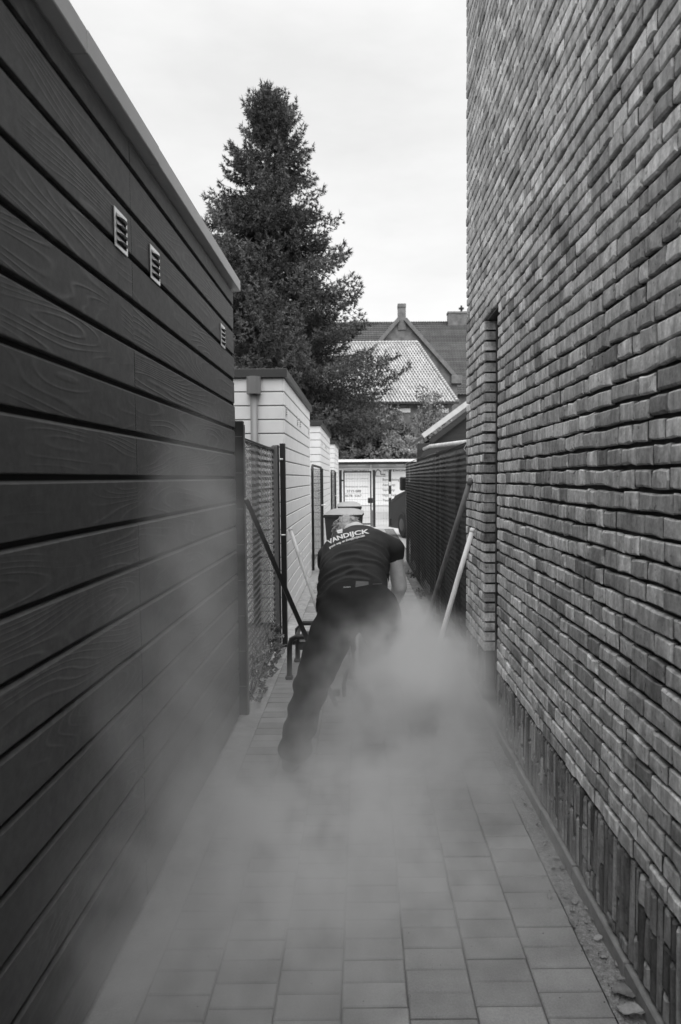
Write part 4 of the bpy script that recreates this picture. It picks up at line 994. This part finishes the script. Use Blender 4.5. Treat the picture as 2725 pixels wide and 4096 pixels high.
# --- printing on the back, laid on the cloth
def on_shirt(px, py, off=.004):
    d = ray(px, py).normalized(); hit = bvh.ray_cast(Vector((0, 0, CAMZ)), d)
    if hit[0] is None: return None
    n_ = hit[1] if hit[1].dot(d) < 0 else -hit[1]
    return hit[0] + n_ * off
def curve_pt(P0, P1, P2, t): a = (1 - t) ** 2; b_ = 2 * t * (1 - t); c = t * t; return np.array(P0) * a + np.array(P1) * b_ + np.array(P2) * c
def print_text(body, P0, P1, P2, hpx, mt, bold, name='lettering', lean=0):
    v, f = text_geo(body, 1, bold); bm_ = bmesh.new(); bv_ = [bm_.verts.new(p) for p in v]
    for fc in f:
        try: bm_.faces.new([bv_[i] for i in fc])
        except ValueError: pass
    bmesh.ops.triangulate(bm_, faces=bm_.faces)
    for it in range(3):
        lg = [e_ for e_ in bm_.edges if e_.calc_length() > .22]
        if lg: bmesh.ops.subdivide_edges(bm_, edges=lg, cuts=1); bmesh.ops.triangulate(bm_, faces=bm_.faces)
    bm_.verts.index_update(); v = np.array([tuple(p.co) for p in bm_.verts]); f = [tuple(p.index for p in q.verts) for q in bm_.faces]; bm_.free()
    wd = v[:, 0].max(); x0 = v[:, 0].min(); mb = MB(); out = []
    for q in v:
        t = (q[0] - x0) / (wd - x0); p = curve_pt(P0, P1, P2, t); e = curve_pt(P0, P1, P2, t + .01) - p; e /= np.linalg.norm(e); nrm = np.array([e[1], -e[0]])
        pp = p + nrm * q[1] / .72 * hpx + e * lean * q[1]
        h = on_shirt(pp[0], pp[1]); out.append(h if h is not None else None)
    good = [fc for fc in f if all(out[i] is not None for i in fc)]
    out = [o if o is not None else Vector((0, 0, 0)) for o in out]
    used = sorted({i for fc in good for i in fc}); mp_ = {i: k for k, i in enumerate(used)}
    mb.add([out[i] for i in used], [tuple(mp_[i] for i in fc) for fc in good]); mb.build(name, mt, shirt, off=ML, fix=False)
print_text('VANDIJCK', (1318, 2179), (1372, 2146), (1478, 2135), 17, mPrint, .035)
print_text('grond- weg- en sloopprojecten', (1320, 2196), (1374, 2164), (1460, 2147), 9, mPrint, .03)
mb = MB()
for quad in (((1313, 2144), (1322, 2134), (1331, 2131), (1328, 2138)), ((1350, 2124), (1348, 2130), (1372, 2126), (1370, 2117)), ((1366, 2116), (1372, 2113), (1389, 2110), (1388, 2112)), ((1351, 2130), (1352, 2136), (1371, 2133), (1371, 2127))):
    pts = [on_shirt(*q) for q in quad]
    if all(p is not None for p in pts): mb.add(pts, [(0, 1, 2, 3)])
if mb.v: mb.build('emblem', mPrint, shirt, off=ML, fix=False)
# --- trousers
b = MB(); ellipsoid(b, (-.02, 3.80, .87), (.235, .165, .15)); ellipsoid(b, (-.115, 3.745, .82), (.135, .135, .13)); ellipsoid(b, (.085, 3.76, .82), (.135, .135, .13))
loft(b, [(Vector((-.03, 3.81, .80)), .225, .15, Vector((1, 0, 0)), Vector((0, 1, 0))), (Vector((-.035, 3.83, .90)), .228, .15, ux, Vector((0, .98, -.2))), (sp(.02), .210, .142, ux, nn)])
chain(b, LLEG); chain(b, RLEG)
me = organic(b, .012, 7); V = vget(me); Nn = nget(me)
H = .006 * np.sin(V[:, 2] * 55 + 3 * np.sin(V[:, 0] * 14)) * np.clip((.62 - V[:, 2]) / .2, 0, 1) + .005 * np.sin(V[:, 2] * 38 + V[:, 0] * 30) * np.clip((V[:, 2] - .55) / .2, 0, 1) + .009 * np.exp(-((V[:, 2] - .47) / .03) ** 2) - .008 * np.exp(-((V[:, 2] - .42) / .02) ** 2) + .012 * np.exp(-((V[:, 2] - .11) / .03) ** 2) + .008 * np.exp(-((V[:, 2] - .2) / .022) ** 2)
V2 = V + Nn * H[:, None]; vset(me, V2 - np.array(ML)); me.materials.append(mTrous); trs = child('trousers', me, man)
bvhT = BVHTree.FromPolygons([Vector(p) for p in V2], [tuple(p.vertices) for p in me.polygons])
def on_tr(px, py, off=.004):
    d = ray(px, py).normalized(); best = None
    for bv in (bvhT, bvh):
        h = bv.ray_cast(Vector((0, 0, CAMZ)), d)
        if h[0] is not None and (best is None or h[3] < best[3]): best = h
    if best is None: return None
    return best[0] - d * off
def patch(name, quad, mt, sub=4):
    mb = MB(); vs = []; A, B, C, D = [np.array(q, float) for q in quad]
    for j in range(sub + 1):
        for i in range(sub + 1):
            u, v = i / sub, j / sub; p = (A * (1 - u) + B * u) * (1 - v) + (D * (1 - u) + C * u) * v; vs.append(on_tr(p[0], p[1]))
    if any(v is None for v in vs): return
    mb.add(vs, [(j * (sub + 1) + i, j * (sub + 1) + i + 1, (j + 1) * (sub + 1) + i + 1, (j + 1) * (sub + 1) + i) for j in range(sub) for i in range(sub)], smooth=True); mb.build(name, mt, trs, off=ML, fix=False)
mPatch = mat('grey pocket patch', .075, .7, var=.2, scale=40)
patch('waist_patch', [(1424, 2324), (1474, 2326), (1475, 2339), (1422, 2349)], mPatch)
patch('waist_patch', [(1491, 2335), (1529, 2333), (1529, 2336), (1491, 2338)], mPatch)
v, f = text_geo('Snickers', 1, .0, .25); v = np.array(v); wd = v[:, 0].max(); vs = [on_tr(1373 + q[0] / wd * 30, 2352 - q[1] * 10 - q[0] / wd * 2, .005) for q in v]
if all(p is not None for p in vs): mb = MB(); mb.add(vs, f); mb.build('belt_label', mPrintG, trs, off=ML, fix=False)
# --- shoes
for (hx, hy, tx, ty_) in ((-.392, 3.50, -.355, 3.77), (.385, 3.85, .44, 4.11)):
    b = MB(); h0, t0 = Vector((hx, hy, .045)), Vector((tx, ty_, .035)); capsule(b, h0 + Vector((0, .02, .01)), t0, .047, .042); capsule(b, h0 + Vector((0, .03, .05)), h0.lerp(t0, .45) + Vector((0, 0, .03)), .045, .04)
    u = (t0 - h0).normalized(); sdx = Vector((u.y, -u.x, 0)); vs = []
    b2 = organic(b, .011, 4); V = vget(b2); V[:, 2] = np.maximum(V[:, 2], .004); vset(b2, V - np.array(ML)); b2.materials.append(mShoe); child('shoe', b2, man)
# --- hair
b = MB(); ellipsoid(b, HD + Vector((0, -.012, .018)), (.088, .10, .112), hr, 18, 12)
V = np.array([tuple(p) for p in b.v]); c_ = np.array(HD)
dirs = (V - c_); b.v = [tuple(p) for p in V + dirs * (.06 * np.sin(V[:, [0]] * 130) * np.sin(V[:, [1]] * 110 + V[:, [2]] * 70))]
for k in range(330):
    th = random.uniform(0, 6.28); ph = math.acos(random.uniform(-.1, 1)); d = Vector((math.sin(ph) * math.cos(th), math.sin(ph) * math.sin(th) - .35, math.cos(ph) + .25)).normalized()
    p0 = HD + Vector((d.x * .088, d.y * .1, d.z * .108)); tg = d.cross(Vector((random.gauss(0, 1), random.gauss(0, 1), random.gauss(0, 1)))).normalized(); L = random.uniform(.04, .09); cu = random.uniform(.004, .009)
    b.tube([p0 + tg * L * t + d * (cu * math.sin(t * 5 + th) + .002 - .02 * t * t) for t in (0, .25, .5, .75, 1)], [.004, .0042, .004, .003, .001], 4, caps=False)
for sg in (-1, 1): pass
b.sm = [True] * len(b.f); b.build('hair', mHair, man)

# ------------------------------------------------------------------ cut-off saw in the worker's hands, deep in the dust
saw = thing('cut_off_saw', 'hand-held cut-off saw on the paving in front of the worker', 'saw', (.1, 4.6, 0))
mSaw = mat('grey saw body', .12, .5, var=.15)
mb = MB(); mb.cbox(-.02, .2, 4.56, 4.86, .27, .47, .03); mb.build('engine', mSaw, saw)
mb = MB(); mb.tube([(.08, 4.56, .44), (.1, 4.49, .52), (.115, 4.485, .60), (.1, 4.55, .645), (.08, 4.64, .6), (.08, 4.68, .47)], .016, 8); mb.build('rear_handle', mTube, saw)
mb = MB(); mb.tube([(-.05, 4.72, .36), (-.06, 4.7, .52), (.0, 4.66, .61), (.12, 4.68, .6), (.17, 4.72, .47)], .014, 8); mb.build('front_handle', mTube, saw)
mb = MB(); mb.cbox(.2, .235, 4.7, 5.1, .22, .3, .01); mb.build('arm', mSaw, saw)
mb = MB(); mb.tube([(.236, 5.05, .22), (.241, 5.05, .22)], .175, 32, smooth=False); mb.build('disc', mSteel, saw)
mb = MB(); mb.tube([(.25, 5.05 + .15 * math.cos(a), .24 + .15 * math.sin(a)) for a in np.linspace(.1, 3.3, 12)], .045, 8); mb.build('guard', mSaw, saw)

# ------------------------------------------------------------------ ivy at the foot of the left fence, weeds and dry leaves
mIvy = mat('glossy ivy leaf', .10, .28, var=.3, scale=20, objrand=.6)
def leaf_me(name, mt, ln=.05, wd=.042, curl=.2):
    mb = MB(); out = [(0, 0), (.32, .45), (.5, .25), (.42, .62), (.12, .8), (0, 1.05), (-.12, .8), (-.42, .62), (-.5, .25), (-.32, .45)]
    vs = [(0, .45 * ln, .0)] + [(x * wd, (y) * ln, curl * ln * (abs(x) * 1.3 - .3 * (y - .5) ** 2 * 4)) for x, y in out]; fs = [(0, 1 + i, 1 + (i + 1) % 10) for i in range(10)]
    mb.add(vs, fs, .5, True); return mb.mesh(name, mt, fix=False)
ivm = [leaf_me('leaf', mIvy, .055, .05, .2), leaf_me('leaf', mIvy, .04, .04, .35), leaf_me('leaf', mIvy, .065, .05, -.15)]
ivy = thing('ivy_plant', 'ivy growing at the foot of the left chain-link fence', 'plant', (XF, 5.2, 0)); IL = wloc(ivy)
mb = MB()
for k in range(14):
    y = 4.55 + k * .1; mb.tube([(XF - .02, y, 0), (XF + .015, y + random.gauss(0, .05), .15), (XF + .012, y + random.gauss(0, .09), .3 + random.random() * .15)], [.004, .003, .0015], 5)
mb.build('stem', mBark, ivy)
for k in range(150):
    y = random.uniform(4.5, 5.98); zz = abs(random.gauss(0, .19)) + .01
    if zz > .6: continue
    child('leaf', random.choice(ivm), ivy, Vector((XF + random.uniform(.005, .075) * (1 - zz), y, zz)) - IL, (random.gauss(.7, .5), random.gauss(.6, .5), random.uniform(-2.6, -.4)), [random.uniform(.6, 1.25)] * 3)
mWeed = mat('dull weed leaf', .07, .6, var=.4, scale=20, tone=.4)
for k, (px, py, lab) in enumerate(((1845, 2690, 'nearest low weed clump at the foot of the right fence'), (1810, 2600, 'second low weed clump along the right fence'), (1745, 2475, 'third low weed clump along the right fence'), (1690, 2380, 'fourth low weed clump along the right fence'), (1650, 2300, 'farthest low weed clump along the right fence'))):
    p = gp(px, py); p.x = max(p.x, .79); t = thing('weed_clump', lab, 'plant', p, 'weed clumps along the right fence'); n = 46
    Pn = np.array(p) + rng.normal(0, 1, (n, 3)) * np.array([.035, .12, .015]) + np.array([0, 0, .012]); Dn = rng.normal(0, .6, (n, 3)) + np.array([0, 0, .7])
    foliage_mesh('leaves', Pn, Dn, np.full(n, .045), np.full(n, .022), mWeed, t, 2, .5)
mDry = mat('dry leaf', .2, .7, var=.35, scale=45, objrand=.45, bump=.3, bscale=120)
def crumpled(ln, wd, seed):
    q = random.Random(seed); nx, ny = 5, 8; vs = []
    for j in range(ny + 1):
        t = j / ny; ww = wd * math.sin(math.pi * min(.98, t * .96 + .03)) ** .7
        for i in range(nx + 1):
            u = i / nx * 2 - 1; vs.append((u * ww / 2 + q.gauss(0, .002), (t - .5) * ln, .006 + .13 * wd * u * u + .004 * math.sin(t * 7 + u * 3 + seed) + q.gauss(0, .001)))
    fs = [(j * (nx + 1) + i, j * (nx + 1) + i + 1, (j + 1) * (nx + 1) + i + 1, (j + 1) * (nx + 1) + i) for j in range(ny) for i in range(nx)]
    mb = MB(); mb.add(vs, fs, .5, True); return mb.mesh('dry_leaf', mDry, fix=False)
lm = [crumpled(.06, .04, i) for i in range(5)]
big = [((2525, 4060), 1.35, 'largest curled dry leaf at the bottom edge by the brick wall'), ((2495, 3985), 1.2, 'pale crumpled dry leaf just above the largest one')]
for (pp, scl, lab) in big:
    o = bpy.data.objects.new('dry_leaf', random.choice(lm)); COL.objects.link(o); p = gp(*pp); o.location = (p.x, p.y, .004); o.rotation_euler = (random.gauss(0, .2), random.gauss(0, .2), random.uniform(.9, 1.6)); o.scale = [scl] * 3; tag(o, lab, 'leaf', 'dry leaves by the brick wall')
sm_ = [(2410, 3835), (2285, 3640), (2265, 3590), (2300, 3610), (2240, 3550), (2215, 3475), (2180, 3380), (2100, 3220), (2090, 3200), (2200, 3590), (2060, 3140), (2345, 3690), (2285, 3700), (2150, 3300), (1880, 2745), (1815, 2625)] + [(2040 + 480 * k_ / 16 + random.gauss(0, 9), 3080 + 900 * k_ / 16 + random.gauss(0, 12)) for k_ in range(17)]
for pp in sm_:
    o = bpy.data.objects.new('dry_leaf', random.choice(lm)); COL.objects.link(o); p = gp(*pp); o.location = (p.x, p.y, .003); o.rotation_euler = (random.gauss(0, .3), random.gauss(0, .3), random.uniform(0, 6.28)); o.scale = [random.uniform(.28, .6)] * 3
    tag(o, 'small dry leaf scattered on the strip along the brick wall', 'leaf', 'dry leaves by the brick wall')
# grit: small dark crumbs on the paving
mGrit = mat('dark grit', .05, .9, var=.4); mb = MB()
for k in range(420):
    y = 1.6 + random.random() ** 1.5 * 4; x = random.uniform(-.65, .82) if random.random() < .45 else random.gauss(.78, .035); r_ = random.uniform(.0012, .0038)
    if x > .83: continue
    vs = [(x + r_ * random.uniform(.6, 1.3) * a, y + r_ * random.uniform(.6, 1.3) * b_, .001 + r_ * c) for a, b_, c in ((1, 0, 0), (-1, 0, 0), (0, 1, 0), (0, -1, 0), (0, 0, .9), (0, 0, -.6))]
    mb.add(vs, [(0, 2, 4), (2, 1, 4), (1, 3, 4), (3, 0, 4), (2, 0, 5), (1, 2, 5), (3, 1, 5), (0, 3, 5)])
o = mb.build('grit', mGrit, fix=False, kind='stuff'); o['label'] = 'dark grit scattered over the paving'; o['category'] = 'grit'

# ------------------------------------------------------------------ dust cloud
DUST = [  # centre, radius, density
    ((.27, 3.66, .61), (.23, .26, .18), 10.0), ((.10, 3.58, .42), (.38, .34, .26), 4.5), ((.46, 3.85, .36), (.24, .34, .26), 3.5),
    ((.20, 3.05, .14), (.48, .54, .24), 2.9), ((-.22, 2.45, .12), (.45, .5, .20), 2.0), ((-.58, 2.75, .14), (.22, .6, .22), 1.7),
    ((-.64, 2.5, .85), (.22, .65, .5), .85), ((-.68, 2.85, 1.5), (.15, .5, .34), .9), ((.74, 4.15, .14), (.16, .42, .24), 2.2), ((-.50, 1.75, .45), (.30, .35, .45), .7), ((-.55, 2.1, .12), (.28, .5, .30), .8), ((.1, 2.25, .14), (.6, .45, .22), 1.2)]
dm = bpy.data.materials.new('cement dust'); dm.use_nodes = True; t = dm.node_tree; n = t.nodes; l = t.links
n.remove(n['Principled BSDF']); pvn = n.new('ShaderNodeVolumePrincipled'); l.new(pvn.outputs[0], n['Material Output'].inputs['Volume'])
pvn.inputs['Color'].default_value = (.995, .995, .995, 1); pvn.inputs['Anisotropy'].default_value = .25; pvn.inputs['Density'].default_value = 1
ng = bpy.data.node_groups.new('dust_field', 'GeometryNodeTree'); ng.interface.new_socket('Geometry', in_out='INPUT', socket_type='NodeSocketGeometry'); ng.interface.new_socket('Geometry', in_out='OUTPUT', socket_type='NodeSocketGeometry')
n = ng.nodes; l = ng.links
gout = n.new('NodeGroupOutput'); vc = n.new('GeometryNodeVolumeCube'); sm2 = n.new('GeometryNodeSetMaterial'); sm2.inputs['Material'].default_value = dm
l.new(vc.outputs[0], sm2.inputs[0]); l.new(sm2.outputs[0], gout.inputs[0])
dlo, dhi = Vector((XL + .012, 1.25, .012)), Vector((XR - .016, 5.3, 2.15)); VOX = .024
vc.inputs['Min'].default_value = dlo; vc.inputs['Max'].default_value = dhi
for k, ax in enumerate('XYZ'): vc.inputs['Resolution ' + ax].default_value = int((dhi[k] - dlo[k]) / VOX)
pos = n.new('GeometryNodeInputPosition'); tot = None
wn = n.new('ShaderNodeTexNoise'); wn.inputs['Scale'].default_value = 2.0; wn.inputs['Detail'].default_value = 3; l.new(pos.outputs[0], wn.inputs['Vector'])
wm = n.new('ShaderNodeVectorMath'); wm.operation = 'MULTIPLY_ADD'; wm.inputs[1].default_value = (.5, .5, .5); l.new(wn.outputs['Color'], wm.inputs[0]); l.new(pos.outputs[0], wm.inputs[2])
wo = n.new('ShaderNodeVectorMath'); wo.operation = 'SUBTRACT'; wo.inputs[1].default_value = (.25, .25, .25); l.new(wm.outputs[0], wo.inputs[0])
for (c, r_, a) in DUST:
    s1 = n.new('ShaderNodeVectorMath'); s1.operation = 'SUBTRACT'; s1.inputs[1].default_value = c; l.new(wo.outputs[0], s1.inputs[0])
    s2 = n.new('ShaderNodeVectorMath'); s2.operation = 'DIVIDE'; s2.inputs[1].default_value = r_; l.new(s1.outputs[0], s2.inputs[0])
    s3 = n.new('ShaderNodeVectorMath'); s3.operation = 'DOT_PRODUCT'; l.new(s2.outputs[0], s3.inputs[0]); l.new(s2.outputs[0], s3.inputs[1])
    e1 = n.new('ShaderNodeMath'); e1.operation = 'MULTIPLY'; e1.inputs[1].default_value = -1.0; l.new(s3.outputs['Value'], e1.inputs[0])
    e2 = n.new('ShaderNodeMath'); e2.operation = 'EXPONENT'; l.new(e1.outputs[0], e2.inputs[0])
    e3 = n.new('ShaderNodeMath'); e3.operation = 'MULTIPLY_ADD'; e3.inputs[1].default_value = a; l.new(e2.outputs[0], e3.inputs[0])
    if tot is None: e3.inputs[2].default_value = -.12
    else: l.new(tot, e3.inputs[2])
    tot = e3.outputs[0]
dn = n.new('ShaderNodeTexNoise'); dn.inputs['Scale'].default_value = 5.5; dn.inputs['Detail'].default_value = 5; dn.inputs['Roughness'].default_value = .66; l.new(wo.outputs[0], dn.inputs['Vector'])
dr = n.new('ShaderNodeMapRange'); dr.inputs['From Min'].default_value = .38; dr.inputs['From Max'].default_value = .62; dr.inputs['To Min'].default_value = .05; dr.inputs['To Max'].default_value = 2.2; l.new(dn.outputs[0], dr.inputs[0])
mm = n.new('ShaderNodeMath'); mm.operation = 'MULTIPLY'; l.new(tot, mm.inputs[0]); l.new(dr.outputs[0], mm.inputs[1])
mz = n.new('ShaderNodeMath'); mz.operation = 'MAXIMUM'; mz.inputs[1].default_value = 0; l.new(mm.outputs[0], mz.inputs[0]); l.new(mz.outputs[0], vc.inputs['Density'])
mb = MB(); mb.box(dlo[0], dhi[0], dlo[1], dhi[1], dlo[2], dhi[2])
o = mb.build('dust_cloud', dm); tag(o, 'pale cement dust swirling round the legs of the worker and over the paving', 'dust', None, 'stuff')
gm = o.modifiers.new('dust', 'NODES'); gm.node_group = ng
